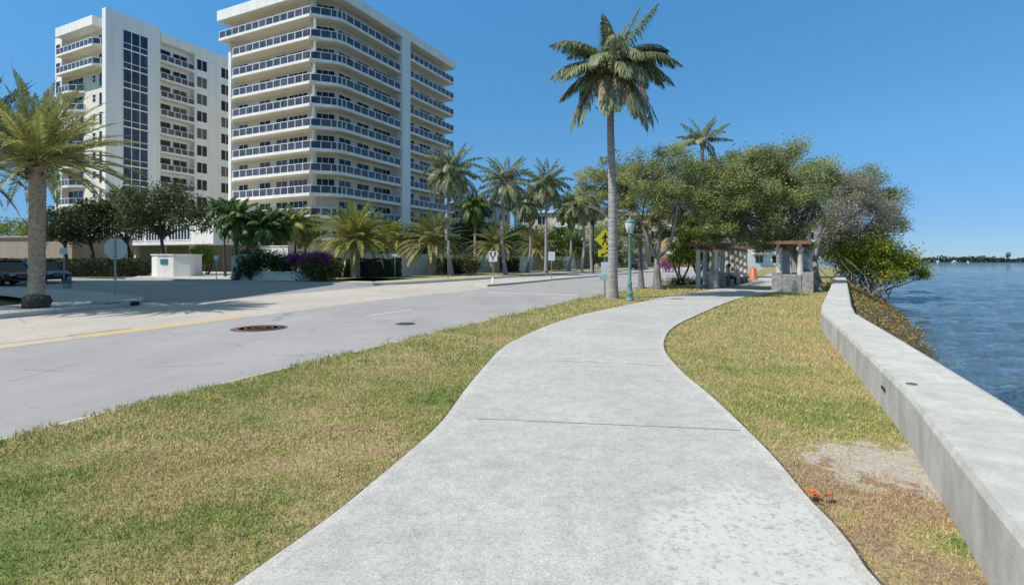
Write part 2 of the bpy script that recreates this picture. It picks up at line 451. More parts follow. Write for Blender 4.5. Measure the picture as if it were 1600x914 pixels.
def water_mat():
    m = NT('water')
    a = m.noise(0.95, 4, 0.6, stretch=(0.5, 1.0, 1), dist=0.5); b = m.noise(2.6, 4, 0.6, stretch=(0.6, 1.0, 1), dist=0.3); c = m.noise(0.03, 3, 0.5)
    h = m.math('ADD', m.math('MULTIPLY', a, 1.5), m.math('MULTIPLY', b, 0.6))
    m.base(m.ramp(c, [(0.3, (0.066, 0.110, 0.155)), (0.7, (0.086, 0.138, 0.185))])).set(0.06, 0, 0.5)
    m.bsdf.inputs['IOR'].default_value = 1.33
    m.bump(h, 1.0, 0.55)
    MAT['water'] = m.mat
water_mat()
# ------------------------------------------------------------------ the setting
def struct(name, mb_or_me, mats=None, **k):
    o = mb_or_me.build(name, mats) if isinstance(mb_or_me, MB) else link(name, mb_or_me)
    return tag(o, kind='structure')

def resample(pts, step):
    """Catmull-Rom through points, resampled"""
    P = [np.array(p[:2], float) for p in pts]
    out = []
    for i in range(len(P) - 1):
        p0 = P[i-1] if i > 0 else 2*P[0] - P[1]; p1 = P[i]; p2 = P[i+1]; p3 = P[i+2] if i + 2 < len(P) else 2*P[-1] - P[-2]
        n = max(1, int(np.linalg.norm(p2 - p1) / step))
        for k in range(n):
            t = k / n
            out.append(0.5 * ((2*p1) + (p2 - p0)*t + (2*p0 - 5*p1 + 4*p2 - p3)*t*t + (3*p1 - p0 - 3*p2 + p3)*t**3))
    out.append(P[-1])
    return [tuple(p) for p in out]

def offset(pts, d):
    """polyline moved d to its right"""
    out = []
    for i, p in enumerate(pts):
        a = np.array(pts[max(i-1, 0)]); b = np.array(pts[min(i+1, len(pts)-1)])
        t = b - a; t = t / (np.linalg.norm(t) + 1e-9)
        out.append((p[0] + t[1] * d, p[1] - t[0] * d))
    return out

ROAD_Z = -0.11
KERB = resample([(-9.6,-12),(-6.7,-3),(-5.35,1.2),(-4.55,4.4),(-3.87,6.27),(-3.04,8.2),(-1.46,11.83),(0.5,16.2),(2.7,21.0),(5.9,26.8),(11,35),(18,46),(31,67),(60,122)], 0.6)
MID = resample([(-18.5,-14),(-13.4,-1.5),(-11.4,4.3),(-9.62,9.7),(-8.62,12.4),(-7.35,16.4),(-5.5,22),(-2.85,27.9),(-0.9,32.6),(4.6,44.6),(12,58),(24,80),(54,136)], 1.0)
FAR = resample([(-27,-14),(-19.5,2),(-16.2,10.5),(-14.6,14.5),(-13.75,18.0)], 1.0)
FAR2 = resample([(-34,45.6),(-22,39.9),(-14.7,36.4),(-10.5,34.6),(-8.2,35.2),(-5.6,39.4),(0.2,51),(7,64),(20,88),(48,142)], 1.0)
SIDE_NEAR = resample([(-13.75,18.0),(-14.4,20.2),(-16.6,22.8),(-22,26.4),(-34,32.2),(-70,49.3)], 0.8)

# land: one sheet to the horizon, with the shore on the right
WALL = [(-1.6,-5.2),(0.95,0.0),(2.29,2.5),(3.40,4.47),(5.20,8.1),(6.95,11.7),(8.3,13.9),(15.2,24.7),(18.9,30.5),(30,48),(50,80)]
coast = [(-500,-900)] + offset(WALL, 0.35) + [(80,150),(100,400),(80,4000)]
land = MB(); n = len(coast)
land.add([(x, y, -0.2) for x, y in coast] + [(-4000, y, -0.2) for x, y in coast],
         [(i, i+1, n+i+1, n+i) for i in range(n-1)])
struct('ground', land, MAT['ground_scrub'])

def water():
    rng = np.random.default_rng(8)
    r = [5.0]
    while r[-1] < 700: r.append(r[-1] * 1.0115)
    r = np.array(r); th = np.radians(np.linspace(12, 112, 420)); n, m = len(r), len(th)
    X = r[:,None] * np.sin(th)[None]; Y = r[:,None] * np.cos(th)[None]; Zw = np.zeros_like(X)
    for k in range(46):
        lam = 0.7 * 1.055 ** k; lam *= rng.uniform(0.9, 1.1)
        a = math.radians(rng.normal(115, 38)); kx, ky = math.cos(a) * 2*math.pi/lam, math.sin(a) * 2*math.pi/lam
        fade = np.clip(lam / (2.4 * 0.0115 * r) - 0.6, 0, 1)[:,None]
        amp = 0.0062 * lam * min(1, 2.2 / lam) 
        ph = kx*X + ky*Y + rng.uniform(0, 6.28) + 0.6 * np.sin(0.21*X + 0.13*Y + k)
        Zw += fade * amp * (np.sin(ph) + 0.25 * np.sin(2*ph + 0.5))
    Zw *= np.clip((700 - r) / 200, 0, 1)[:,None]
    V = np.c_[X.ravel(), Y.ravel(), (Zw - 1.25).ravel()]
    i = np.arange((n-1)*m).reshape(n-1, m)[:, :-1].ravel()
    F = np.c_[i, i+1, i+m+1, i+m][:, ::-1]
    far = np.array([(-600,-900,-1.42),(6000,-900,-1.42),(6000,6000,-1.42),(-100,6000,-1.42)], float)
    V = np.concatenate([V, far]); F = np.concatenate([F, [[n*m, n*m+1, n*m+2, n*m+3]]])
    struct('water', np_mesh('water', V, F, MAT['water'], None, None, True))
water()

# lawn soil: from the kerb to the seawall
def loft_between(a, b, m=80):
    """quads between two polylines by normalised arc length"""
    def rs(p):
        p = np.array(p); s = np.r_[0, np.cumsum(np.linalg.norm(np.diff(p, axis=0), axis=1))]; s /= s[-1]
        u = np.linspace(0, 1, m); return np.c_[np.interp(u, s, p[:,0]), np.interp(u, s, p[:,1])]
    return rs(a), rs(b)
kerb_in = offset(KERB, 0.05)
la, lb = loft_between(kerb_in, offset([(-5,-12)] + WALL + [(80, 118)], 0.2), 140)
lm = MB(); lm.strip(la, lb, -0.012)
struct('lawn', lm, MAT['lawn_soil'])

# carriageways
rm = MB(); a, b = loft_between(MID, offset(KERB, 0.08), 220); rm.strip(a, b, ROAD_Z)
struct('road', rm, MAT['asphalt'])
pl = [(-30,-14)] + FAR[1:] ; 
fm = MB()
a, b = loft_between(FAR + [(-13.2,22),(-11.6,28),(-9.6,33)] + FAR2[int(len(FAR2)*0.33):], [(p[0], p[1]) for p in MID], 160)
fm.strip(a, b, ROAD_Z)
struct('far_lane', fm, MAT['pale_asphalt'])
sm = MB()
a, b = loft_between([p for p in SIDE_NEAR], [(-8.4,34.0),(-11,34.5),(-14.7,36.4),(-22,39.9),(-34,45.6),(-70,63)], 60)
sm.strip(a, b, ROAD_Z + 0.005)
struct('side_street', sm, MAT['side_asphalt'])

# kerbs
def kerb(name, pts, w, z0, z1, mat):
    o = offset(pts, w); k = MB(); n = len(pts)
    v = []
    for p, q in zip(pts, o): v += [(p[0],p[1],z0),(p[0],p[1],z1),(q[0],q[1],z1),(q[0],q[1],z0)]
    f = []
    for i in range(n-1):
        for j in range(3): f.append((4*i+j, 4*i+4+j, 4*i+5+j, 4*i+1+j))
    f += [(0,1,2,3), (4*n-4, 4*n-1, 4*n-2, 4*n-3)]
    k.add(v, f); return struct(name, k, mat)
kerb('kerb', KERB, 0.12, -0.19, -0.016, MAT['kerb_concrete'])
kerb('kerb', FAR + SIDE_NEAR[1:], -0.16, -0.19, 0.03, MAT['kerb_concrete'])
kerb('kerb', FAR2, -0.16, -0.19, 0.03, MAT['kerb_concrete'])

# pavements on the far side
def band(name, pts, d0, d1, z, mat):
    k = MB(); k.strip(offset(pts, d0), offset(pts, d1), z); return struct(name, k, mat)
band('pavement', FAR + SIDE_NEAR[1:], -0.16, -3.4, 0.012, MAT['walk_concrete'])
cut = [p for p in FAR2 if p[0] > -21]
band('grass_strip', cut, -0.16, -1.5, 0.012, MAT['lawn_soil'])
band('pavement', cut, -1.5, -3.3, 0.018, MAT['walk_concrete'])
band('grass_strip', cut, -3.3, -9.5, 0.012, MAT['lawn_soil'])
dv = MB(); dv.add([(-34,46.2,0.02),(-21,40.0,0.02),(-24,64,0.02),(-52,78,0.02)], [(0,1,2,3)])
struct('driveway', dv, MAT['walk_concrete'])

# painted lines
def line_strip(name, pts, w, mat, z=ROAD_Z + 0.004):
    k = MB(); k.strip(offset(pts, -w/2), offset(pts, w/2), z); return struct(name, k, mat)
ym = [p for p in MID if p[1] < 16.3]
line_strip('road_marking', offset(ym, -0.08), 0.16, MAT['yellow_line'])
line_strip('road_marking', offset([p for p in ym if p[1] < 13.0], -0.75), 0.13, MAT['yellow_line'])
hat = MB()
g0 = offset(ym, -0.16)[-5:]; 
hat.strip(offset(ym, -0.75)[-5:], g0, ROAD_Z + 0.004)
struct('road_marking', hat, MAT['yellow_line'])
p0 = ground(573, 494, ROAD_Z); p1 = ground(642, 484, ROAD_Z)
line_strip('road_marking', [p0[:2], p1[:2]], 0.13, MAT['white_line'])
p0 = ground(764, 457, ROAD_Z); p1 = ground(905, 461.5, ROAD_Z)
line_strip('road_marking', [p0[:2], p1[:2]], 0.35, MAT['white_line'])

# median island: a kerbed nose of pale concrete
isl = resample([(-1.15,33.3),(-0.4,34.6),(2.0,39.6),(4.55,45.1),(12,59),(22,78)], 1.2)
im = MB(); L_ = offset(isl, -1.5); Rr = isl
nose = [(-1.55,32.75)]
out = Rr + L_[::-1] + nose
im.prism(out, -0.16, 0.03)
struct('median', im, MAT['walk_concrete'])

# ------------------------------------------------------------------ the walk
LEFT_PX = [(369,914),(456,854),(537.5,794),(581,757),(644,704),(691,660),(735,600),(780,549),(809,530.6),(857.6,509),(903.6,494),(952.5,483),(995.6,474),(1036,465.5)]
RIGHT_PX = [(1367,914),(1316.5,835),(1266,785),(1208,715),(1150,657),(1105,615),(1067.5,583.8),(1038.8,549),(1040,526),(1056,509),(1085,494.6),(1125,477),(1162,465)]
PL = [(-1.62,-3.5),(-1.52,0.0),(-1.42,1.5)] + [tuple(ground(*p)[:2]) for p in LEFT_PX] + [(10.2,26.9),(14.6,33.2),(18.6,40),(27,55),(44,84)]
PR = [(1.85,-3.5),(1.82,0.0),(1.78,1.5)] + [tuple(ground(*p)[:2]) for p in RIGHT_PX] + [(13.1,25.6),(17.4,31.8),(21.2,38.4),(29.6,53.5),(46.5,82.5)]
PL = resample(PL, 0.25); PR = resample(PR, 0.25)
pa, pb = loft_between(PL, PR, 420)
# pair the two edges by projection so cross sections stay square to the walk
walk = MB()
e = 0.075
ai = []; bi = []
for p, q in zip(pa, pb):
    d = (q - p) / np.linalg.norm(q - p); ai.append(p + d * e); bi.append(q - d * e)
Z = 0.016
walk.strip(pa, ai, Z, 1); walk.strip(ai, bi, Z, 0); walk.strip(bi, pb, Z, 1)
v = []
for p in pa: v += [(p[0], p[1], Z), (p[0], p[1], -0.1)]
walk.add(v, [(2*i, 2*i+1, 2*i+3, 2*i+2) for i in range(len(pa)-1)], 1)
v = []
for p in pb: v += [(p[0], p[1], Z), (p[0], p[1], -0.1)]
walk.add(v, [(2*i, 2*i+2, 2*i+3, 2*i+1) for i in range(len(pb)-1)], 1)
for (x0, y0), (x1, y1) in (((745,654),(1158,672)), ((862,563.5),(1052,571.5)), ((915,520),(1024,527)), ((985,493),(1075,500))):
    a = ground(x0, y0, 0.016); b = ground(x1, y1, 0.016)
    n = 26; t = Vector((b.x - a.x, b.y - a.y)); nn = Vector((-t.y, t.x)).normalized()
    va = []
    for i in range(n + 1):
        wob = 0.006 * random.uniform(0.5, 1.3); c = Vector((a.x, a.y)) + t * (i / n) + nn * random.uniform(-0.004, 0.004)
        va += [(c.x - nn.x*wob, c.y - nn.y*wob, Z + 0.003), (c.x + nn.x*wob, c.y + nn.y*wob, Z + 0.003)]
    walk.add(va, [(2*i, 2*i+1, 2*i+3, 2*i+2) for i in range(n)], 2)
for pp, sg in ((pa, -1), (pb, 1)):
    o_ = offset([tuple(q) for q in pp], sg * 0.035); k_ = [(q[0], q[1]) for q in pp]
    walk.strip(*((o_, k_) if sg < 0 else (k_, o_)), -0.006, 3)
struct('path', walk, [MAT['path_concrete'], MAT['edge_concrete'], MAT['joint_line'], MAT['shaded_edge_soil']])

# ------------------------------------------------------------------ the seawall
def seawall():
    pts = WALL; r = offset(pts, 0.68)
    pr = [(0.0, -1.9), (0.015, 0.36), (0.035, 0.405), (0.62, 0.405), (0.66, 0.39), (0.68, 0.36), (0.68, -1.9)]
    # densify
    P = []; Q = []
    for i in range(len(pts) - 1):
        n = max(1, int(math.dist(pts[i], pts[i+1]) / 1.2))
        for k in range(n):
            t = k / n
            P.append(tuple(np.array(pts[i]) * (1-t) + np.array(pts[i+1]) * t)); Q.append(tuple(np.array(r[i]) * (1-t) + np.array(r[i+1]) * t))
    P.append(pts[-1]); Q.append(r[-1])
    m = MB(); v = []; k = len(pr)
    for p, q in zip(P, Q):
        for o, z in pr:
            t = o / 0.68
            v.append((p[0]*(1-t) + q[0]*t, p[1]*(1-t) + q[1]*t, z))
    f = [(i*k + j, i*k + j + 1, (i+1)*k + j + 1, (i+1)*k + j) for i in range(len(P)-1) for j in range(k-1)]
    m.add(v, [tuple(reversed(x)) for x in f])
    root = thing('seawall', 'long low concrete seawall with a flat top between the lawn and the water', 'seawall', (0, 0, 0))
    m.build('wall_body', MAT['seawall_concrete'], root)
    # two little dark slots: one on the flat top, one in the side
    c = ground(1424, 600, 0.405); s = MB()
    s.lathe([(0.0, 0.0), (0.045, 0.0), (0.045, 0.006), (0.03, 0.009), (0.0, 0.009)], 14, (c.x, c.y, 0.4055)); s.build('drain_cap', MAT['iron_grey'], root)
    i = 3; a = Vector(WALL[3]); b = Vector(WALL[4]); d = (b - a).normalized(); q = a + d * 0.95; nrm = Vector((-d.y, d.x))
    s = MB(); pa_ = q + nrm * 0.0; pb_ = q + d * 0.16 + nrm * 0.0
    s.obox(pa_, pb_, 0.010, 0.212, 0.236); s.build('slot', MAT['drain_dark'], root)
    # a second seam where the pour ends
    return root
seawall()

# ------------------------------------------------------------------ grass blades
def inside(poly, P):
    x, y = P[:,0], P[:,1]; r = np.zeros(len(P), bool); n = len(poly); j = n - 1
    for i in range(n):
        xi, yi = poly[i]; xj, yj = poly[j]
        c = ((yi > y) != (yj > y)) & (x < (xj - xi) * (y - yi) / (yj - yi + 1e-12) + xi)
        r ^= c; j = i
    return r
def dist_poly(P, line):
    L = np.array(line); best = np.full(len(P), 1e9)
    for a, b in zip(L[:-1], L[1:]):
        ab = b - a; t = np.clip(((P - a) @ ab) / (ab @ ab + 1e-12), 0, 1)
        best = np.minimum(best, np.linalg.norm(P - (a + t[:,None] * ab), axis=1))
    return best
thin = lambda p, k: [p[i] for i in range(0, len(p), k)] + [p[-1]]
kin = thin(offset(KERB, -0.01), 2); pl_ = thin([tuple(p) for p in pa], 3); pr_ = thin([tuple(p) for p in pb], 3); wl = [p for p in WALL]
LAWN_L = kin + pl_[::-1]; LAWN_R = pr_ + wl[::-1]
def make_blades():
    Vs = []; Fs = []; Ts = []; base = 0
    for d0, d1, dens, h, w in ((0.0, 1.7, 2600, 0.026, 0.009), (1.7, 4.2, 12000, 0.021, 0.0050), (4.2, 7.5, 5200, 0.027, 0.0070), (7.5, 13, 1800, 0.038, 0.011), (13, 26, 560, 0.045, 0.022), (26, 40, 120, 0.055, 0.04)):
        x0, x1 = -1.15 * d1 - (4.5 if d0 == 0 else 0.5), 1.0 * d1 + 0.5
        n = int((x1 - x0) * (d1 - d0) * dens)
        P = np.c_[RNG.uniform(x0, x1, n), RNG.uniform(d0, d1, n)]
        P = P[(np.abs(P[:,0]) < 1.12 * P[:,1] + (6.0 if d0 == 0 else 0.8))]
        P = P[inside(LAWN_L, P) | inside(LAWN_R, P)]
        dk = dist_poly(P, thin(KERB, 3)); dp = np.minimum(dist_poly(P, thin(pl_, 3)), dist_poly(P, thin(pr_, 3)))
        # bare places
        bare = np.hypot((P[:,0] - 2.95) / 0.75, (P[:,1] - 3.95) / 0.62)
        bare2 = np.hypot((P[:,0] - 2.1) / 0.55, (P[:,1] - 2.55) / 0.5)
        keep = RNG.random(len(P)) < np.clip(bare * 1.05 - 0.25 + 0.35*np.sin(P[:,0]*17+P[:,1]*5)*np.sin(P[:,1]*19), 0.04, 1) * np.clip(bare2 * 0.8, 0.35, 1) * np.clip(0.55 + 0.45 * np.sin(P[:,0]*3.1 + 1.7*np.sin(P[:,1]*2.3)) * np.sin(P[:,1]*2.7) + 0.30, 0.25, 1)
        keep &= ~((dk < 0.12) & (np.sin(P[:,1]*2.1 + 1.3*np.sin(P[:,1]*0.83)) + 0.5*np.sin(P[:,1]*7.7) > 0.25))
        P = P[keep]; dk = dk[keep]; dp = dp[keep]; n = len(P)
        hh = h * RNG.lognormal(0, 0.35, n) * (1 + 0.9 * np.exp(-dk / 0.15)); ww = w * RNG.uniform(0.6, 1.3, n)
        az = RNG.uniform(0, 2*np.pi, n); lean = np.abs(RNG.normal(0.6, 0.45, n)); la_ = RNG.uniform(0, 2*np.pi, n)
        s = np.c_[np.cos(az), np.sin(az), np.zeros(n)] * (ww/2)[:,None]
        B = np.c_[P, np.full(n, -0.012)]
        tip = B + np.c_[np.cos(la_) * np.sin(lean), np.sin(la_) * np.sin(lean), np.cos(lean)] * hh[:,None]
        V = np.stack([B - s, B + s, tip], 1).reshape(-1, 3)
        Vs.append(V); Fs.append(np.arange(3*n).reshape(-1, 3) + base); base += 3*n
        Ts.append(np.clip(RNG.normal(0.45, 0.30, n) + 0.42 * np.exp(-dk / 0.55) + 0.12 * np.exp(-dp / 0.2), 0, 1.3))
    me = np_mesh('lawn_grass', np.concatenate(Vs), np.concatenate(Fs), MAT['lawn_blade'], np.concatenate(Ts))
    tag(link('lawn_grass', me), kind='stuff')
make_blades()

# ------------------------------------------------------------------ foliage
def unit(v): return v / (np.linalg.norm(v, axis=-1, keepdims=True) + 1e-9)
def leaf_quads(C, size, rng, up=0.3, aspect=0.5):
    """rhombic leaves at C, random poses -> verts (4n,3)"""
    n = len(C)
    d = unit(rng.normal(size=(n, 3)) + np.array([0, 0, 0.0])); nr = unit(rng.normal(size=(n, 3)) + np.array([0, 0, up * 2]))
    s = unit(np.cross(d, nr)); L = size * rng.uniform(0.6, 1.35, n)[:,None]
    nn = np.cross(s, d)
    return np.stack([C, C + d*L*0.5 + s*L*aspect*0.5 + nn*L*0.08, C + d*L, C + d*L*0.5 - s*L*aspect*0.5 + nn*L*0.08], 1).reshape(-1, 3)

def crown_leaves(blobs, n, size, rng, clump=0.30, up=0.35, nclump=None, shell=0.55, flat=1.0, per=130, spread=1.02):
    """blobs: (centre, (rx,ry,rz)); leaves in clumps spread through the volume"""
    blobs = [(np.array(c, float), np.array(r if hasattr(r, '__len__') else (r, r, r), float)) for c, r in blobs]
    vol = np.array([np.prod(r) ** (2/3) for c, r in blobs]); vol /= vol.sum()
    Cs = []; Ts = []; cl = []
    for (c, r), f in zip(blobs, vol):
        nb = int(n * f); K = nclump or max(12, int(nb / per))
        u = unit(rng.normal(size=(K, 3))); rad = rng.uniform(shell, spread, K) ** 0.8
        k = c + u * rad[:,None] * r
        cl.append(k)
        tone = rng.uniform(-0.32, 0.32, K) + rng.uniform(-0.13, 0.13); cs = rng.uniform(0.55, 1.25, K) * clump
        idx = rng.integers(0, K, nb)
        P = k[idx] + np.clip(rng.normal(size=(nb, 3)), -2.0, 2.0) * (r.mean() * cs[idx])[:,None] * np.array([1, 1, 0.75 * flat])
        Cs.append(P); Ts.append(np.clip(rng.normal(0.45, 0.13, nb) + tone[idx], 0, 1))
    C = np.concatenate(Cs); T = np.concatenate(Ts)
    V = leaf_quads(C, size, rng, up)
    return V, np.arange(len(V)).reshape(-1, 4), T, np.concatenate(cl)

def branchy(mb, start, ends, r0, rng, bend=0.25, nseg=5, r1=0.012):
    for e_ in ends:
        s = np.array(start); e_ = np.array(e_); L = np.linalg.norm(e_ - s); pts = []
        off = rng.normal(size=3) * L * bend * 0.5; off[2] = abs(off[2]) * 0.4
        for k in range(nseg + 1):
            t = k / nseg; pts.append(s + (e_ - s) * t + off * math.sin(math.pi * t) + rng.normal(size=3) * L * 0.02 * (0 < k < nseg))
        mb.tube([Vector(p) for p in pts], [r0 * (1 - k / nseg) + r1 for k in range(nseg + 1)], 6)

def broad_tree(name, label, cat, base, trunk, limbs, blobs, n, size, leaf, bark_mat, seed, group=None, clump=0.30, twigs=26, shell=0.5, up=0.35, lean_r=0.16, per=130, spread=1.02):
    """trunk: polyline from the base (offsets); limbs: list of polylines starting on the trunk; blobs are absolute"""
    rng = np.random.default_rng(seed); B = Vector(base)
    root = thing(name, label, cat, base, 0, group)
    tb = MB()
    T = [Vector(p) for p in trunk]; k = len(T)
    rad = [lean_r * (1.35 if i == 0 else 1.0 - 0.35 * i / (k-1)) for i in range(k)]
    tb.tube([T[0] + Vector((0, 0, -0.15))] + T, [rad[0] * 1.25] + rad, 12)
    tips = []
    for L in limbs:
        pts = [Vector(p) for p in L]; m = len(pts)
        P = resample3(pts, 4)
        tb.tube(P, [lean_r * (0.62 - 0.42 * i / (len(P)-1)) for i in range(len(P))], 9)
        tips.append(pts[-1]); tips.append((pts[-1] + pts[-2]) / 2)
    bl = [((Vector(c) - B), r) for c, r in blobs]
    V, F, Tn, cl = crown_leaves(bl, n, size, rng, clump, up, None, shell, 1.0, per, spread)
    tl = [np.array(t) for t in tips] or [np.array(T[-1])]
    sel = cl[rng.permutation(len(cl))[:twigs]]
    for e_ in sel:
        s = min(tl, key=lambda q: np.linalg.norm(q - e_)); branchy(tb, s, [e_], lean_r * 0.20, rng, 0.25, 5, 0.010)
    tb.build('trunk', bark_mat, root)
    link('crown', np_mesh('crown', V, F, leaf, Tn), root)
    return root

def resample3(pts, k):
    P = [np.array(p) for p in pts]; out = []
    for i in range(len(P)-1):
        p0 = P[i-1] if i > 0 else 2*P[0]-P[1]; p1 = P[i]; p2 = P[i+1]; p3 = P[i+2] if i+2 < len(P) else 2*P[-1]-P[-2]
        for j in range(k):
            t = j / k; out.append(Vector(0.5*((2*p1)+(p2-p0)*t+(2*p0-5*p1+4*p2-p3)*t*t+(3*p1-p0-3*p2+p3)*t**3)))
    out.append(Vector(P[-1])); return out

def bush(name, label, cat, base, blobs, n, size, leaf, seed, group=None, extra=None, shell=0.35, clump=0.33):
    rng = np.random.default_rng(seed); B = Vector(base)
    root = thing(name, label, cat, base, 0, group)
    V, F, T, cl = crown_leaves([(Vector(c) - B, r) for c, r in blobs], n, size, rng, clump, 0.5, None, shell)
    keep = np.repeat(V.reshape(-1, 4, 3)[:, :, 2].min(1) > -B.z - 1.4, 1)
    F = F[keep]; T = T[keep]
    link('foliage', np_mesh('foliage', V, F, leaf, T), root)
    tb = MB()
    for e_ in cl[rng.permutation(len(cl))[:14]]:
        branchy(tb, np.array((e_[0]*0.5, e_[1]*0.5, -0.1)), [e_], 0.03, rng)
    tb.build('stems', MAT['dark_bark'], root)
    if extra:
        blobs2, n2, size2, leaf2, nm = extra
        V, F, T, _ = crown_leaves([(Vector(c) - B, r) for c, r in blobs2], n2, size2, rng, 0.3, 0.5, None, 0.6)
        link(nm, np_mesh(nm, V, F, leaf2, T), root)
    return root

def hedge_box(name, label, p, q, width, h, seed, leaf, group=None, z=0.0, dens=260, size=0.12):
    """clipped hedge from p to q: leaves through the box, an opaque dark twig core"""
    rng = np.random.default_rng(seed); p = Vector((p[0], p[1], z)); q = Vector((q[0], q[1], z)); L = (q - p).length
    root = thing(name, label, 'hedge', p, math.atan2(q.y - p.y, q.x - p.x), group)
    core = MB(); core.box(0.15, L - 0.15, -width/2 + 0.18, width/2 - 0.18, -0.05, h - 0.2); core.build('twigs', MAT['dark_bark'], root)
    n = int((L * h * 2 + L * width + 2 * width * h) * dens)
    u = rng.random((n, 3)) * np.array([L, width, h]) + np.array([0, -width/2, 0])
    face = rng.choice(5, n, p=np.array([L*h, L*h, L*width, width*h, width*h]) / (2*L*h + L*width + 2*width*h))
    j = np.abs(rng.normal(0, 0.09, n)) - 0.03
    for k, (ax, val, sg) in enumerate(((1, -width/2, 1), (1, width/2, -1), (2, h, -1), (0, 0, 1), (0, L, -1))):
        s = face == k; u[s, ax] = val + sg * j[s]
    bump_ = 0.07 * np.sin(u[:,0] * 2.3 + seed) * np.sin(u[:,2] * 3.1 + u[:,0]); u[:,1] += bump_; u[:,2] += 0.05 * np.sin(u[:,0] * 3.7)
    u[:,2] = np.maximum(u[:,2], 0.02)
    V = leaf_quads(u, size, rng, 0.4)
    link('foliage', np_mesh('foliage', V, np.arange(len(V)).reshape(-1, 4), leaf, np.clip(rng.normal(0.42, 0.24, n), 0, 1)), root)
    return root

# ------------------------------------------------------------------ palms
def frond(az, el, L, droop, leaf_len, leaf_ang=50, hang=0.5, n=34, width=0.045, rng=None, origin=(0,0,0), tone=0.5, vee=0.35, pw=1.35):
    """one feather frond -> rachis points, leaflet verts (3 per leaflet -> quads of 4), tint"""
    rng = rng or RNG
    S = 14; s = np.linspace(0, 1, S + 1); e = el - droop * s ** pw
    step = L / S; p = [np.array(origin, float)]
    ca, sa = math.cos(az), math.sin(az)
    for k in range(S):
        em = 0.5 * (e[k] + e[k+1]); p.append(p[-1] + step * np.array([ca*math.cos(em), sa*math.cos(em), math.sin(em)]))
    p = np.array(p)
    u = np.linspace(0.16, 0.995, n) + rng.uniform(-0.006, 0.006, n)
    pos = np.c_[[np.interp(u, s, p[:,k]) for k in range(3)]].T
    eu = np.interp(u, s, e)
    t = np.c_[ca*np.cos(eu), sa*np.cos(eu), np.sin(eu)]
    side = np.array([-sa, ca, 0.0]); up = np.cross(t, side) * -1
    up = np.where((up[:,2:3] < 0), up, up)
    nrm = np.cross(side[None,:].repeat(n, 0), t) * -1.0
    nrm = np.c_[-ca*np.sin(eu), -sa*np.sin(eu), np.cos(eu)]
    prof = np.sin(np.clip(0.12 + u * 0.95, 0, 1) * math.pi) ** 0.55 * (1 - 0.35 * u)
    V = []; T = []
    for sg in (-1, 1):
        a = np.radians(leaf_ang) * (1 - 0.45 * u) + rng.normal(0, 0.10, n)
        d = t * np.cos(a)[:,None] + (side * sg)[None,:] * np.sin(a)[:,None] + nrm * (vee + rng.normal(0, 0.12, n))[:,None]
        d = unit(d); ll = leaf_len * prof * rng.uniform(0.82, 1.12, n)
        g = np.array([0, 0, -1.0])
        mid = pos + d * (ll * 0.5)[:,None] + g * (hang * ll * 0.16)[:,None]
        d2 = unit(d + g * hang * 1.3)
        tip = mid + d2 * (ll * 0.5)[:,None]
        wv = unit(np.cross(d, nrm)) * (width * rng.uniform(0.8, 1.2, n))[:,None] * 0.5
        V.append(np.stack([pos, mid - wv, tip, mid + wv], 1)); T.append(np.clip(tone + rng.normal(0, 0.13, n), 0, 1))
    return p, np.concatenate(V).reshape(-1, 3), np.concatenate(T)

def fronds_mesh(name, specs, mat, rach_mat, rng, rach_r=0.022, **kw):
    Vs = []; Ts = []; mb = MB()
    for sp in specs:
        k = dict(kw); k.update(sp)
        p, V, T = frond(rng=rng, **k); Vs.append(V); Ts.append(T)
        mb.tube([Vector(q) for q in p[::2]], [rach_r * (1.25 - 1.05 * i / 7) for i in range(len(p[::2]))], 5)
    V = np.concatenate(Vs); T = np.concatenate(Ts); nq = len(V) // 4
    rv = np.array(mb.v); quads = np.array([f for f in mb.f if len(f) == 4])
    V2 = np.concatenate([V, rv]); F2 = np.concatenate([np.arange(4*nq).reshape(-1, 4), quads + len(V)])
    T2 = np.concatenate([T, np.full(len(quads), 0.9)])
    return np_mesh(name, V2, F2, mat, T2)

def ringed_trunk(pts, r0, r1, mat, parent, n=16, ring=0.02, name='trunk', bulge=0.0):
    P = resample3([Vector(p) for p in pts], 14); m = MB(); k = len(P)
    rad = []
    for i in range(k):
        t = i / (k-1); r = r0 * (1-t) + r1 * t + bulge * math.exp(-t * 12)
        rad.append(r * (1 + (ring if i % 2 else 0)))
    m.tube(P, rad, n); return m.build(name, mat, parent)

def boot_trunk(H, r, mat, parent, lean=(0, 0), flare=0.10, top_flare=0.12):
    """date palm trunk: old frond bases as a spiral of jagged scales"""
    m = MB(); nz = int(H / 0.045); n = 26; v = []; f = []
    for i in range(nz + 1):
        z = H * i / nz; t = i / nz
        R0 = r * (1 + flare * math.exp(-z * 3.0) + top_flare * math.exp(-(H - z) * 3))
        for k in range(n):
            a = 2*math.pi*k/n
            ph = (a / (2*math.pi) * 13 + z * 5.2) % 1.0; ph2 = (z * 8.2 - a / (2*math.pi) * 8) % 1.0
            saw = (1 - ph2) * (1 - abs(2*ph - 1)) 
            rr = R0 * (0.92 + 0.20 * saw + random.uniform(-0.02, 0.02))
            v.append((rr*math.cos(a) + lean[0]*t, rr*math.sin(a) + lean[1]*t, z - 0.03))
    for i in range(nz):
        for k in range(n): f.append((i*n+k, i*n+(k+1) % n, (i+1)*n+(k+1) % n, (i+1)*n+k))
    m.add(v, f); return m.build('trunk', mat, parent)

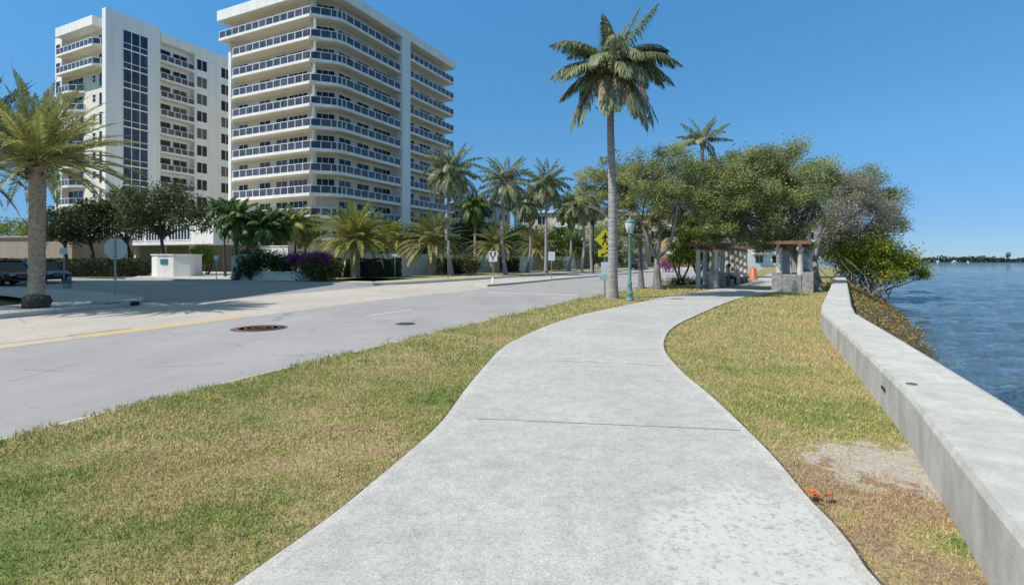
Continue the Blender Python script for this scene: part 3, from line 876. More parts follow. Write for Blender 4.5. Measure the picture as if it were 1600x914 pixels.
def phoenix_specs(rng, n, L, e_lo, e_hi, droop, up_bias=1.0):
    out = []
    for i in range(n):
        t = (i + 0.5) / n
        el = e_hi + (e_lo - e_hi) * t ** up_bias
        out.append(dict(az=i * 2.39996 + rng.normal(0, 0.12), el=el + rng.normal(0, 0.07), L=L * rng.uniform(0.86, 1.08) * (0.85 + 0.15 * min(1, 2*t)),
                        droop=droop * rng.uniform(0.8, 1.2) * (0.6 + 0.6*t), tone=float(np.clip(0.35 + 0.35*t + rng.normal(0, 0.1), 0, 1))))
    return out
# ------------------------------------------------------------------ buildings
ROT = math.atan2(-0.433, 0.901)            # the street runs 25.7 degrees right of the view
M_W = [MAT['white_paint'], MAT['window_glass']]
_wcache = {}
def window_mesh(w, h, cols, splits=(), mats=None, key='w', bar=0.07, face='-y', dep=0.05):
    """framed window w x h, panes pattern inside; local x along the wall, z up from the sill, faces local -y"""
    k = (round(w, 2), round(h, 2), cols, tuple(splits), key, face)
    if k in _wcache: return _wcache[k]
    m = MB()
    def bx(a0, a1, b0, b1, z0, z1, mi):
        if face == '-y': m.box(a0, a1, -b1, -b0, z0, z1, mi)
        else: m.box(b0, b1, a0, a1, z0, z1, mi)
    xs = [w * i / cols for i in range(cols + 1)]; zs = [0.0] + list(splits) + [h]
    for i in range(cols):
        for a, b in zip(zs[:-1], zs[1:]): bx(xs[i] + bar/2, xs[i+1] - bar/2, 0.01, 0.02, a + bar/2, b - bar/2, 1)
    for x in xs: bx(x - bar/2, x + bar/2, 0.0, dep, -bar/2, h + bar/2, 0)
    for z in zs:
        for i in range(cols): bx(xs[i] + bar/2, xs[i+1] - bar/2, 0.0, dep * 0.8, z - bar/2, z + bar/2, 0)
    _wcache[k] = m.mesh('window', mats or M_W); return _wcache[k]

def rail_meshes(line, h=1.05, z=0.0, step=1.45, inset=0.08):
    """posts with a top rail, and the dark panels between them, along a polyline"""
    fr = MB(); gl = MB()
    for a, b in zip(line[:-1], line[1:]):
        a = Vector(a); b = Vector(b); L = (b - a).length; n = max(1, round(L / step)); d = (b - a) / n
        if L < 0.3: n = 1; d = b - a
        for i in range(n):
            p = a + d * i; q = a + d * (i + 1)
            if L > 0.6 or i == 0:
                fr.obox(p - d.normalized()*0.05, p + d.normalized()*0.05, 0.10, z, z + h - 0.05)
            gl.obox(p + d.normalized()*0.09, q - d.normalized()*0.09 if L > 0.4 else q, 0.02, z + 0.10, z + h - 0.10)
        fr.obox(a, b, 0.10, z + h - 0.045, z + h + 0.03, 0, 0.02)
        fr.obox(a, b, 0.06, z + 0.03, z + 0.075, 0, 0.0)
    e = Vector(line[-1]); fr.obox(e - Vector((0.05, 0)), e + Vector((0.05, 0)), 0.1, z, z + h - 0.05)
    return fr.mesh('railing', MAT['white_paint']), gl.mesh('railing_glass', MAT['railing_glass'])

def arc(c, r, a0, a1, n=6):
    return [(c[0] + r*math.cos(R(a0 + (a1-a0)*i/n)), c[1] + r*math.sin(R(a0 + (a1-a0)*i/n))) for i in range(n+1)]

def tower_main():
    O = (-25.1, 69.7, 0.0); FL = 3.07; Z0 = 35.0
    root = thing('apartment_tower', 'curved white high-rise with wraparound glass balconies on every floor', 'apartment building', O, ROT, 'high-rise apartment towers')
    wall = [(-20.5, 1.8), (-3.9, 1.8), (-1.8, 3.9), (-1.8, 32.0), (-20.5, 32.0)]
    b = MB(); b.prism(wall, -0.2, 38.4); b.build('wall', MAT['balcony_wall'], root)
    curve = [(-0.95, 2.01)] + [(-0.42, 2.62), (-0.13, 3.25), (0.0, 4.0)]
    def outline(left):
        return [(left, 0.0), (-2.96, 0.0)] + curve + [(0.0, 16.3)]
    # roof slab with its deep fascia, flying past the left end
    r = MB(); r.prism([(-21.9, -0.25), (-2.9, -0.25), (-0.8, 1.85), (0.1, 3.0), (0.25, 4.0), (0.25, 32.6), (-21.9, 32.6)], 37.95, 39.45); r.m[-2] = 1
    r.build('roof', [MAT['white_stucco'], MAT['soffit_bounce_cream']], root)
    # pilaster and the left fin
    p = MB(); p.box(-2.2, 0.22, 16.35, 18.5, -0.2, 37.94); p.build('pilaster', MAT['grey_white_stucco'], root)
    p = MB(); p.box(-20.9, -20.3, 0.9, 2.4, -0.2, 34.8); p.build('pilaster', MAT['white_stucco'], root)
    p = MB(); p.lathe([(0.42, -0.2), (0.42, 37.94)], 18, (-3.35, 1.15, 0)); p.build('column', MAT['balcony_wall'], root)
    # balconies: slab > railing, railing glass
    def balcony(outl, rail, z):
        m = MB(); m.prism(outl, z, z + 0.36); m.m[-2] = 1; o = m.build('balcony', [MAT['white_stucco'], MAT['soffit_bounce_cream']], root)
        a, g = rail_meshes(rail, 1.08, z + 0.36); link('railing', a, o); link('railing_glass', g, o); return o
    lefts = outline(-18.7); sc = [(-20.3, 1.85), (-19.9, 1.0), (-19.35, 0.35)]
    oA = sc + lefts + [(-1.85, 16.3), (-1.85, 3.9), (-3.9, 1.85)]
    rl = [(x + 0.0, y + 0.12) for x, y in [sc[1], sc[2], (-18.7, 0.0), (-2.9, 0.0)]] + [(-1.02, 2.1), (-0.5, 2.7), (-0.22, 3.3), (-0.12, 4.0), (-0.12, 16.2)]
    first = balcony(oA, rl, Z0 - FL)
    for k in range(2, 11):
        c = copy_tree(first, root); c.location.z -= FL * (k - 1)
    top = [(-21.9, 0.0)] + lefts[1:] + [(-1.85, 16.3), (-1.85, 3.9), (-3.9, 1.85), (-21.9, 1.85)]
    balcony(top, [(-21.8, 1.7), (-21.8, 0.12), (-2.9, 0.12)] + rl[4:], Z0)
    oB = [(0.0, 18.55), (0.0, 32.5), (-1.85, 32.5), (-1.85, 18.55)]
    first = balcony(oB, [(-0.12, 18.6), (-0.12, 32.4), (-1.7, 32.4)], Z0)
    for k in range(1, 11):
        c = copy_tree(first, root); c.location.z -= FL * k
    # windows: each its own part, floor by floor; the lowest floors behind the palms as one mesh
    defs = [((-19.6, -17.6), 2, 'L'), ((-15.0, -12.7), 2, 'L'), ((-11.5, -9.2), 2, 'L'), ((-8.8, -5.2), 4, 'L'),
            ((4.3, 6.7), 2, 'R'), ((8.0, 10.6), 2, 'R'), ((11.7, 15.7), 4, 'R'), ((19.4, 22.2), 2, 'R'), ((23.8, 27.0), 3, 'R'), ((28.6, 31.2), 2, 'R')]
    low = MB()
    for k in range(0, 11):
        z = Z0 + 0.40 - FL * k
        for (a, b_), cols, side in defs:
            w = b_ - a
            if side == 'L': me = window_mesh(w, 2.25, cols, (), None, 'L'); loc = (a, 1.8, z)
            else: me = window_mesh(w, 2.25, cols, (), None, 'R', face='+x'); loc = (-1.8, a, z)
            if k < 9: o = link('window', me, root, loc)
            else:
                vv = [(v.co.x + loc[0], v.co.y + loc[1], v.co.z + loc[2]) for v in me.vertices]
                for pmat in (0, 1): low.add(vv, [tuple(p.vertices) for p in me.polygons if p.material_index == pmat], pmat)
        # chamfer window
        me = window_mesh(2.5, 2.25, 3, (), None, 'C')
        if k < 9: o = link('window', me, root, (-3.75, 1.92, z), R(45))
    o = low.build('window', M_W, root); o['kind'] = 'stuff'
    return root
tower_main()

def tower_left():
    O = (-62.2, 80.0, 0.0); FL = 3.07
    root = thing('apartment_tower', 'slab-like white high-rise with a dark glass column of windows and small side balconies', 'apartment building', O, ROT, 'high-rise apartment towers')
    W = MAT['white_stucco']; G = MAT['grey_white_stucco']; B = MAT['balcony_wall']
    b = MB(); b.box(-1.0, 0.0, -0.45, 7.6, -0.2, 40.4); b.build('glazed_bay', G, root)
    b = MB(); b.box(-15.4, -1.003, 0.8, 7.6, -0.2, 39.3, 0); b.box(-15.4, -1.25, 7.603, 13.5, -0.2, 39.3, 1); b.box(-15.4, -0.15, 13.503, 34.0, -0.2, 39.3, 1)
    b.build('wall', [B, G], root)
    b = MB(); b.box(-15.9, -13.8, -0.05, 0.797, -0.2, 38.6); b.build('pilaster', W, root)
    r = MB(); r.box(-1.2, 0.06, 7.62, 34.2, 38.2, 39.75); r.box(-13.79, -2.8, -0.9, 0.797, 38.15, 39.6); r.box(-15.4, -2.0, 1.0, 33.8, 39.31, 39.7)
    r.build('roof', W, root)
    tg = [MAT['white_paint'], MAT['tower_glass']]
    def rail(bal, line, z):
        a, g = rail_meshes(line, 1.0, z, 1.2); link('railing', a, bal); link('railing_glass', g, bal)
    lo = MB(); lo.box(-1.25, 0.1, 7.61, 13.5, 0, 0.3)
    log = lo.build('balcony', W, root, (0, 0, 34.9)); rail(log, [(0.0, 7.66), (0.0, 13.4)], 0.3)
    for k in range(1, 11):
        c = copy_tree(log, root); c.location.z = 34.9 - FL * k
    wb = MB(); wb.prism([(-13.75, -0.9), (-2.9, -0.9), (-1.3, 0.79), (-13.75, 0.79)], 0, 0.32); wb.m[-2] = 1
    wide = wb.build('balcony', [W, MAT['soffit_bounce_cream']], root, (0, 0, 34.9)); rail(wide, [(-13.7, -0.8), (-2.95, -0.8), (-1.5, 0.7)], 0.32)
    c = copy_tree(wide, root); c.location.z = 34.9 - FL
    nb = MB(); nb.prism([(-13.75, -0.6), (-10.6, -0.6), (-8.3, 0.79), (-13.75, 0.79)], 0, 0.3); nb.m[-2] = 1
    nar = nb.build('balcony', [W, MAT['soffit_bounce_cream']], root, (0, 0, 34.9 - 2*FL)); rail(nar, [(-13.7, -0.5), (-10.65, -0.5), (-8.5, 0.7)], 0.3)
    for k in range(3, 11):
        c = copy_tree(nar, root); c.location.z = 34.9 - FL * k
    col = window_mesh(3.7, 2.95, 3, (0.92,), tg, 'T', 0.10, face='+x')
    for k in range(11):
        z = 35.25 - FL * k
        link('window', col, root, (0.0, 1.94, 35.05 - FL * k))
        link('window', window_mesh(2.0, 2.2, 1, (), None, 'a', face='+x'), root, (-1.25, 8.0, z))
        link('window', window_mesh(2.4, 2.2, 2, (), None, 'a', face='+x'), root, (-1.25, 10.4, z))
        link('window', window_mesh(1.9, 1.9, 2, (), None, 'a', 0.08, face='+x'), root, (-0.15, 13.9, z + 0.4))
        link('window', window_mesh(1.9, 1.9, 2, (), None, 'a', 0.08, face='+x'), root, (-0.15, 18.5, z + 0.4))
        link('window', window_mesh(1.3, 2.0, 1, (), None, 'p'), root, (-15.5, -0.05, z + 0.2))
        link('window', window_mesh(4.6, 2.3, 3, (), None, 'p'), root, (-13.5, 0.8, z))
        if k > 1: link('window', window_mesh(0.9, 1.2, 1, (0.6,), None, 'p'), root, (-6.2, 0.8, z + 0.9))
        link('window', window_mesh(1.3, 2.1, 1, (), None, 'p'), root, (-4.3, 0.8, z + 0.1))
    return root
tower_left()

def podium():
    O = (-38.6, 67.0, 0.0)
    root = thing('podium_block', 'low white podium block on columns joining the two high-rises, dark slit windows', 'building', O, ROT)
    b = MB(); b.box(-26, 0, 0, 13.5, 3.7, 7.3); b.build('wall', MAT['white_stucco'], root)
    for x in (-25.4, -19, -12.6, -6.2):
        b = MB(); b.box(x, x + 0.5, 0.8, 1.3, -0.2, 3.69); b.build('column', MAT['cream_stucco'], root)
    b = MB(); b.box(-26, -0.8, 8.5, 9.0, -0.2, 3.69); b.build('rear_wall', MAT['cream_stucco'], root)
    for i in range(4):
        link('window', window_mesh(4.6, 2.1, 7, (), None, 'slit', 0.16), root, (-25.2 + i * 5.3, 0.0, 4.3))
    return root
podium()

def midrise(name, label, O, L, D, floors, wallmat, fl=3.0, roofmat=None, bays=6, rot=ROT, bal=True):
    root = thing(name, label, 'apartment building', O, rot)
    H = floors * fl + 0.6
    b = MB(); b.box(0, L, 0, D, -0.2, H); b.build('wall', wallmat, root)
    r = MB(); r.box(-0.5, L + 0.5, -0.5, D + 0.5, H + 0.001, H + 0.45)
    if roofmat is not None: r.prism([(-0.6, -0.6), (L+0.6, -0.6), (L+0.6, D+0.6), (-0.6, D+0.6)], H + 0.45, H + 0.5)
    if roofmat is not None:
        v = [(-0.7,-0.7,H+0.5),(L+0.7,-0.7,H+0.5),(L+0.7,D+0.7,H+0.5),(-0.7,D+0.7,H+0.5),(D*0.4,D/2,H+2.6),(L-D*0.4,D/2,H+2.6)]
        r.add(v, [(0,1,5,4),(1,2,5),(2,3,4,5),(3,0,4),(0,3,2,1)])
    r.build('roof', roofmat or MAT['white_stucco'], root)
    bw = L / bays
    for k in range(floors):
        for i in range(bays):
            z = 0.9 + k * fl; x = i * bw
            link('window', window_mesh(bw * 0.48, 1.9, 2, (), None, 'm' + name), root, (x + bw * 0.28, 0.0, z))
            if bal and i % 2 == 0 and k > 0:
                m = MB(); m.box(x + bw*0.1, x + bw*0.9, -1.3, -0.003, z - 0.7, z - 0.5); m.box(x + bw*0.1, x + bw*0.9, -1.3, -1.2, z - 0.499, z + 0.4)
                m.build('balcony', MAT['white_stucco'], root)
    for k in range(floors):
        for y in (D*0.2, D*0.6):
            link('window', window_mesh(D * 0.2, 1.7, 2, (), None, 's' + name, face='+x'), root, (L, y, 0.9 + k * fl))
    return root
midrise('apartment_block', 'cream apartment block with white balconies seen between the tall palms', (0.5, 122, 0), 26, 14, 4, MAT['cream_stucco'], bays=6, rot=R(-10))
midrise('apartment_block', 'pale pink apartment block with a reddish roof behind the leftmost tall coconut palms', (-14, 112, 0), 11, 12, 4, MAT['pink_stucco'], fl=3.1, bays=3, rot=R(-14), roofmat=MAT['roof_tile'])
midrise('apartment_block', 'peach apartment block at the end of the street behind the green lamp post', (29, 128, 0), 20, 14, 4, MAT['peach_stucco'], bays=5, rot=R(-8))
midrise('apartment_block', 'white apartment block showing through the trees above the pergola', (52, 132, 0), 26, 14, 6, MAT['white_stucco'], bays=6, rot=R(0))
midrise('apartment_block', 'tall apartment block standing outside the left edge of the picture, shading the side street', (-62, 11.5, 0), 27, 21.5, 10, MAT['cream_stucco'], bays=4, rot=0, bal=False)

# low beige building far left, and the garden walls
b = thing('garage_building', 'low flat beige building at the far left behind the parked cars', 'building', (-76, 66, 0), ROT * 0.4)
m = MB(); m.box(0, 24, 0, 8, -0.2, 4.3); m.build('wall', MAT['beige_stucco'], b)
m = MB(); m.box(-0.2, 24.2, -0.2, 8.2, 4.301, 4.55); m.build('roof', MAT['beige_stucco'], b)
m = MB(); m.box(2.0, 5.5, -0.06, -0.003, 0, 2.7); m.build('door', MAT['iron_grey'], b)

def garden_wall(name, label, p, q, h, th, mat, group=None, cap=True):
    p = Vector((p[0], p[1])); q = Vector((q[0], q[1]))
    root = thing(name, label, 'wall', (p.x, p.y, 0), 0, group)
    m = MB(); m.obox((0, 0), q - p, th, -0.2, h); m.build('wall_body', mat, root)
    if cap: m = MB(); m.obox((0, 0), q - p, th + 0.1, h + 0.001, h + 0.09, 0, 0.05); m.build('coping', mat, root)
    return root
garden_wall('garden_wall', 'long white garden wall running behind the row of date palms', (-14.6, 49.2), (17, 111), 2.15, 0.25, MAT['white_stucco'])
garden_wall('garden_wall', 'low white wall under the purple bougainvillea hedge', (-20.2, 40.6), (-14.2, 38.6), 0.62, 0.3, MAT['white_stucco'])
garden_wall('gate_pillar', 'square white pillar at the left end of the bougainvillea hedge', (-22.0, 41.2), (-20.6, 41.0), 1.95, 0.9, MAT['white_stucco'])
garden_wall('garden_wall', 'short white wall block standing up behind the bougainvillea hedge', (-22.3, 46.2), (-19.4, 45.2), 2.75, 0.4, MAT['white_stucco'])
def sign_wall():
    root = thing('sign_wall', 'white angled entrance wall with a small dark teal plaque, tree rising behind it', 'wall', (-35.0, 50.6, 0), 0)
    m = MB(); m.prism([(-0.3, 0.2), (0.7, -0.45), (2.4, -0.7), (3.8, -0.3), (3.95, 0.0), (3.95, 1.3), (-0.3, 1.5)], -0.2, 2.05); m.build('wall_body', MAT['white_stucco'], root)
    m = MB(); m.prism([(-0.4, 0.15), (0.68, -0.53), (2.4, -0.78), (3.9, -0.36), (4.05, 0.0), (4.05, 1.35), (-0.4, 1.6)], 2.051, 2.16); m.build('coping', MAT['white_stucco'], root)
    p = MB(); a = Vector((0.7, -0.45)); b_ = Vector((2.4, -0.7)); d = (b_ - a).normalized(); nrm = Vector((d.y, -d.x))
    c0 = a + d * 0.35 + nrm * 0.03; p.obox(c0, c0 + d * 0.75, 0.05, 1.18, 1.68); p.build('plaque', MAT['sign_teal'], root)
    return root
sign_wall()
# ------------------------------------------------------------------ hedges and bushes
def G(px, d): return Vector(((px - 800) / FOCAL * d, d, 0))
hedge_box('hedge', 'long dark clipped hedge under the dark oaks by the side street', G(-60, 50), G(228, 51.5), 1.5, 1.65, 11, MAT['hedge_leaf'], None, 0, 170, 0.16)
bush('bougainvillea_hedge', 'dark drooping hedge with a purple bloom patch over the low white wall', 'hedge', G(440, 40.5),
     [(at(392, 408, 41), (1.3, 0.9, 1.15)), (at(420, 412, 40.8), (1.5, 0.9, 0.8)), (at(455, 413, 40.2), (1.6, 0.9, 0.8)), (at(490, 414, 39.6), (1.4, 0.9, 0.8)), (at(380, 425, 40.6), (0.9, 0.7, 0.8)), (at(515, 415, 39.6), (1.0, 0.9, 0.7))],
     20000, 0.16, MAT['hedge_leaf'], 21, None, ([(at(490, 404, 38.3), (1.15, 0.5, 0.34)), (at(462, 405, 38.9), (1.0, 0.45, 0.26)), (at(478, 412, 38.4), (0.7, 0.3, 0.25))], 3200, 0.15, MAT['bougainvillea_bloom'], 'blooms'))
bush('shrub', 'round dark shrub at the right end of the bougainvillea hedge', 'shrub', G(497, 38.2), [(at(497, 422, 38.2), (1.35, 1.1, 0.95)), (at(512, 424, 38.6), (0.9, 0.8, 0.8))], 7500, 0.14, MAT['olive_hedge_leaf'], 22)
hedge_box('hedge', 'dark clipped hedge behind the first date palm of the row', G(525, 47.6), G(626, 49.3), 1.3, 1.65, 31, MAT['hedge_leaf'], None, 0, 220, 0.14)
hedge_box('hedge', 'dark clipped hedge to the right of the second date palm', G(686, 57.5), G(722, 61.0), 1.3, 1.75, 32, MAT['hedge_leaf'], None, 0, 200, 0.15)
bush('shrub', 'olive green rounded shrub beside the second clipped hedge', 'shrub', G(732, 60), [(at(728, 412, 60), (1.5, 1.2, 1.0)), (at(738, 416, 60), (1.3, 1.1, 0.9))], 2600, 0.2, MAT['olive_hedge_leaf'], 33)
hedge_box('hedge', 'dark clipped hedge right of the third date palm, behind the white arrow sign', G(783, 69), G(806, 72), 1.3, 1.9, 34, MAT['hedge_leaf'], None, 0, 160, 0.18)
bush('shrub', 'yellow-green clipped shrub between the two farthest date palms', 'shrub', G(862, 84), [(at(855, 413, 84), (1.9, 1.4, 1.2)), (at(872, 413, 85), (2.0, 1.4, 1.2))], 2400, 0.25, MAT['olive_hedge_leaf'], 35)
bush('shrub', 'pale green ball-shaped shrub beside the driveway under the podium', 'shrub', G(318, 58), [(at(318, 396, 58), (1.25, 1.2, 1.1)), (at(326, 402, 58), (1.1, 1.0, 0.8))], 2600, 0.18, MAT['bright_leaf'], 36)
bush('shrub', 'wide dark green bush at the end of the street behind the farthest date palm', 'shrub', G(915, 105), [(at(900, 405, 104), (4, 2.5, 3)), (at(940, 400, 106), (4.5, 2.5, 3.4)), (at(965, 404, 110), (3, 2.5, 3))], 5000, 0.35, MAT['hedge_leaf'], 37)
bush('shrub', 'low dark planting around the wavy small trunks beside the walk', 'ground cover', G(1082, 33), [(at(x, 440.5, 33 + (x-1060)*0.03), (0.9, 0.6, 0.26)) for x in range(1046, 1112, 11)], 4200, 0.08, MAT['hedge_leaf'], 38)
bush('shrub', 'magenta flowering bush across the street behind the wavy small trunks', 'shrub', G(1045, 75), [(at(1045, 413, 75), (2.0, 1.2, 1.0))], 900, 0.25, MAT['bougainvillea_bloom'], 39)

# ------------------------------------------------------------------ broadleaf trees
def rel(base, pts): return [Vector(p) - Vector(base) for p in pts]
OAKS = [((256, 55), [(255, 392), (252, 372)], [(250, 325, 55, 3.0), (222, 318, 56, 2.6), (285, 326, 55, 2.7), (300, 345, 54, 1.9), (262, 306, 56, 2.0), (232, 345, 54, 2.2)], 'dark round oak rising behind the white sign wall', 9000),
        ((205, 57), [(203, 395), (198, 380)], [(195, 332, 57, 2.7), (212, 350, 56, 2.2), (178, 346, 57, 2.4), (190, 315, 58, 2.0)], 'dark oak directly behind the octagonal stop sign', 6500),
        ((146, 56), [(145, 398), (142, 380)], [(140, 345, 56, 2.6), (160, 338, 57, 2.4), (122, 356, 56, 2.2)], 'dark oak with a forked trunk left of the stop sign', 5500),
        ((104, 57), [(103, 400), (102, 384)], [(100, 352, 57, 2.3), (84, 362, 57, 2.0), (112, 340, 58, 1.8)], 'small dark oak just right of the stout left palm trunk', 4200)]
for i, ((px, d), tr, bl, lab, n) in enumerate(OAKS):
    B = G(px, d)
    T = [Vector((0, 0, 0))] + rel(B, [at(x, y, d) for x, y in tr])
    limbs = [[T[-1], (T[-1] + Vector(at(x, y + 10, dd)) - B) * 0.5 + Vector((0, 0, 0.2)), Vector(at(x, y + 6, dd)) - B] for x, y, dd, r in bl]
    broad_tree('oak_tree', lab, 'tree', B, T, limbs, [(at(x, y, dd), (r, r, r * 0.72)) for x, y, dd, r in bl], n, 0.30, MAT['oak_leaf'], MAT['dark_bark'], 50 + i, 'dark oaks along the side street', 0.30, 20, 0.5, 0.4, 0.22)
# trees over the beige building, far left
B = G(8, 78)
broad_tree('tree', 'mid-green tree peeking over the low beige building at the far left', 'tree', B, [(0,0,0), (0,0,3)], [[Vector((0,0,3)), Vector((-2,0,4.5))], [Vector((0,0,3)), Vector((2,0,4.5))]],
           [(at(-5, 362, 78), (3, 2, 1.6)), (at(25, 358, 78), (2.6, 2, 1.5)), (at(45, 366, 79), (2, 2, 1.4)), (at(-30, 358, 78), (3, 2, 2))], 4200, 0.34, MAT['bright_leaf'], MAT['dark_bark'], 61, None, 0.3, 10)

for i, (px, d, bl, lab, mt) in enumerate([
        (735, 92, [(720, 372, 92, 3.4), (745, 362, 93, 3.6), (760, 380, 92, 3.0)], 'dark round tree behind the garden wall, between the first two coconut palms', 'oak_leaf'),
        (812, 96, [(800, 382, 96, 3.4), (822, 376, 97, 3.4), (785, 388, 96, 2.8)], 'yellow-green round tree behind the garden wall under the tall palms', 'bright_leaf'),
        (868, 104, [(858, 380, 104, 3.6), (880, 376, 105, 3.8)], 'bushy green tree in front of the cream block', 'bright_leaf'),
        (945, 112, [(930, 378, 112, 4.2), (955, 362, 113, 4.6), (972, 385, 112, 3.6)], 'tall bushy tree beyond the street lamp, in front of the peach block', 'buttonwood_leaf'),
        (640, 76, [(630, 385, 76, 2.6), (655, 378, 77, 2.8), (605, 388, 76, 2.4)], 'dark tree behind the garden wall at the foot of the high-rise', 'oak_leaf')]):
    B = G(px, d)
    broad_tree('garden_tree', lab, 'tree', B, [(0, 0, 0), (0, 0, 1.6)], [[Vector((0, 0, 1.6)), Vector(at(x, y, dd)) - B] for x, y, dd, r in bl], [(at(x, y, dd), (r, r * 0.8, r * 0.8)) for x, y, dd, r in bl], 5200, 0.42, MAT[mt], MAT['dark_bark'], 120 + i, 'garden trees behind the white wall', 0.33, 8)

def bigtree(lab, base, trunk_px, limb_px, blobs, n, size, leaf, barkm, seed, lr, tw, group, **k):
    B = ground(*base, 0) if len(base) == 2 else G(base[0], base[2])
    d0 = B.y
    T = [Vector((0, 0, 0))] + rel(B, [at(x, y, d) for x, y, d in trunk_px])
    limbs = [[T[-1]] + rel(B, [at(*p) for p in L]) for L in limb_px]
    k.setdefault('per', 330); k.setdefault('spread', 1.14); k.setdefault('shell', 0.35)
    return broad_tree(k.pop('name', 'buttonwood_tree'), lab, 'tree', B, T, limbs, [(at(x, y, d), r) for x, y, d, r in blobs], n, size, leaf, barkm, seed, group, clump=k.pop('clump', 0.27), twigs=tw, lean_r=lr, **k)
GT = 'spreading trees over the walk'
bigtree('grey-trunked tree forking into three limbs just behind the lamp post', (1027, 452), [(1027, 425, 28), (1026, 404, 28)],
        [[(1014, 380, 28), (1000, 340, 28.4), (985, 300, 29)], [(1031, 370, 28), (1030, 330, 28), (1022, 285, 28)], [(1044, 385, 27.6), (1056, 345, 27.4), (1062, 290, 27.5)], [(1010, 372, 28.2), (990, 366, 28), (962, 345, 28.5)]],
        [(985, 285, 28.5, (1.7, 1.7, 1.5)), (1020, 262, 28.5, (1.6, 1.6, 1.3)), (1050, 275, 28, (1.5, 1.6, 1.5)), (1008, 320, 28, (1.6, 1.6, 1.1)), (955, 300, 29, (1.2, 1.4, 1.3)), (920, 275, 29.5, (0.95, 1.2, 1.0)), (912, 305, 29.5, (0.6, 0.8, 0.6)), (1055, 325, 27.5, (1.3, 1.5, 1.2)), (975, 345, 28.5, (1.1, 1.2, 0.7)), (1040, 350, 28.2, (1.2, 1.2, 0.8)), (1000, 362, 29, (1.0, 1.0, 0.6))],
        42000, 0.105, MAT['buttonwood_leaf'], MAT['grey_bark'], 71, 0.21, 110, GT, clump=0.20)
bigtree('slender pale trunk between the lamp post and the three-limbed tree', (1002, 450), [(1001, 420, 29.4), (1000, 385, 29.4)],
        [[(998, 350, 29.5), (992, 310, 30)], [(1003, 345, 29.5), (1010, 300, 30)]],
        [(990, 300, 30.5, (1.2, 1.2, 1.0)), (1010, 290, 31, (1.2, 1.2, 1.0)), (965, 270, 31, (1.2, 1.2, 1.0))], 4200, 0.14, MAT['buttonwood_leaf'], MAT['grey_bark'], 72, 0.15, 16, GT)
bigtree('largest tree with a dense olive crown overhanging the pergola', (1277, 457, 26), [(1268, 440, 26), (1252, 412, 26.2), (1240, 392, 26.3)],
        [[(1228, 365, 26.4), (1205, 325, 26.8), (1175, 280, 27.2)], [(1240, 360, 26.4), (1235, 310, 26.8), (1222, 262, 27)], [(1252, 365, 26.2), (1268, 330, 26.4), (1275, 295, 27)], [(1222, 372, 26.3), (1185, 352, 26.8), (1135, 320, 27.5)]],
        [(1105, 290, 27.8, (1.7, 1.8, 1.6)), (1135, 268, 27.5, (1.7, 1.8, 1.3)), (1175, 250, 27.4, (1.5, 1.8, 1.0)), (1215, 260, 27.2, (1.6, 1.8, 1.2)), (1245, 275, 27, (1.5, 1.8, 1.3)), (1150, 305, 27, (1.9, 2.0, 1.4)), (1200, 300, 26.5, (1.9, 2.0, 1.5)), (1240, 325, 26.5, (1.5, 1.8, 1.3)), (1130, 340, 27.4, (1.5, 1.6, 1.1)), (1180, 352, 27.4, (1.6, 1.6, 1.0)), (1225, 365, 27.2, (1.4, 1.4, 0.9)), (1150, 368, 28.5, (1.2, 1.2, 0.7)), (1205, 378, 28.8, (1.1, 1.2, 0.6)), (1232, 382, 26.6, (1.1, 1.0, 0.5)), (1188, 374, 27.2, (1.2, 1.0, 0.6)), (1140, 368, 28.2, (1.1, 1.1, 0.6)), (1105, 345, 28.5, (1.1, 1.2, 0.9)), (1085, 310, 28.2, (1.2, 1.4, 1.1)), (1285, 285, 27.5, (1.0, 1.4, 0.8))],
        92000, 0.105, MAT['buttonwood_leaf'], MAT['grey_bark'], 73, 0.27, 190, GT, clump=0.20)
bigtree('grey half-bare tree leaning toward the water behind the pergola', (1276, 441), [(1274, 425, 35), (1273, 405, 35)],
        [[(1262, 370, 35), (1268, 330, 35.5), (1280, 300, 36)], [(1288, 375, 35), (1318, 345, 35.5), (1350, 325, 36)], [(1282, 372, 34.8), (1300, 335, 34.8), (1315, 300, 35)], [(1294, 380, 35), (1340, 365, 35.5), (1380, 350, 36)]],
        [(1285, 300, 35.5, (1.7, 1.8, 1.5)), (1318, 295, 35.3, (1.7, 1.8, 1.1)), (1350, 310, 35.5, (1.7, 1.8, 1.2)), (1375, 330, 36, (1.3, 1.6, 1.2)), (1300, 335, 34.8, (1.9, 1.8, 1.2)), (1340, 345, 35.2, (1.9, 1.8, 1.0)), (1375, 362, 35.8, (1.2, 1.4, 0.8)), (1395, 345, 36, (0.8, 1.0, 1.1)), (1320, 370, 35, (1.5, 1.4, 0.8)), (1360, 378, 35.5, (1.2, 1.3, 0.7)), (1285, 355, 34.8, (1.3, 1.3, 0.8))],
        38000, 0.11, MAT['silver_leaf'], MAT['twig_grey'], 74, 0.25, 420, GT, clump=0.28)
bigtree('dark leafy tree behind the half-bare one, its crown reaching out to the water', (1330, 430, 42), [(1330, 410, 42), (1335, 390, 42)],
        [[(1350, 360, 42), (1375, 330, 42.5)], [(1340, 350, 42), (1345, 310, 42)], [(1365, 365, 42), (1395, 345, 42)]],
        [(1355, 300, 42, (1.9, 1.9, 1.2)), (1385, 320, 42, (1.4, 1.7, 1.3)), (1398, 345, 42, (0.8, 1.2, 1.1)), (1330, 290, 42, (1.8, 1.9, 1.3)), (1385, 360, 42.5, (1.0, 1.5, 0.9)), (1290, 275, 42, (1.8, 1.9, 1.2))],
        22000, 0.135, MAT['buttonwood_leaf'], MAT['grey_bark'], 75, 0.22, 60, GT)
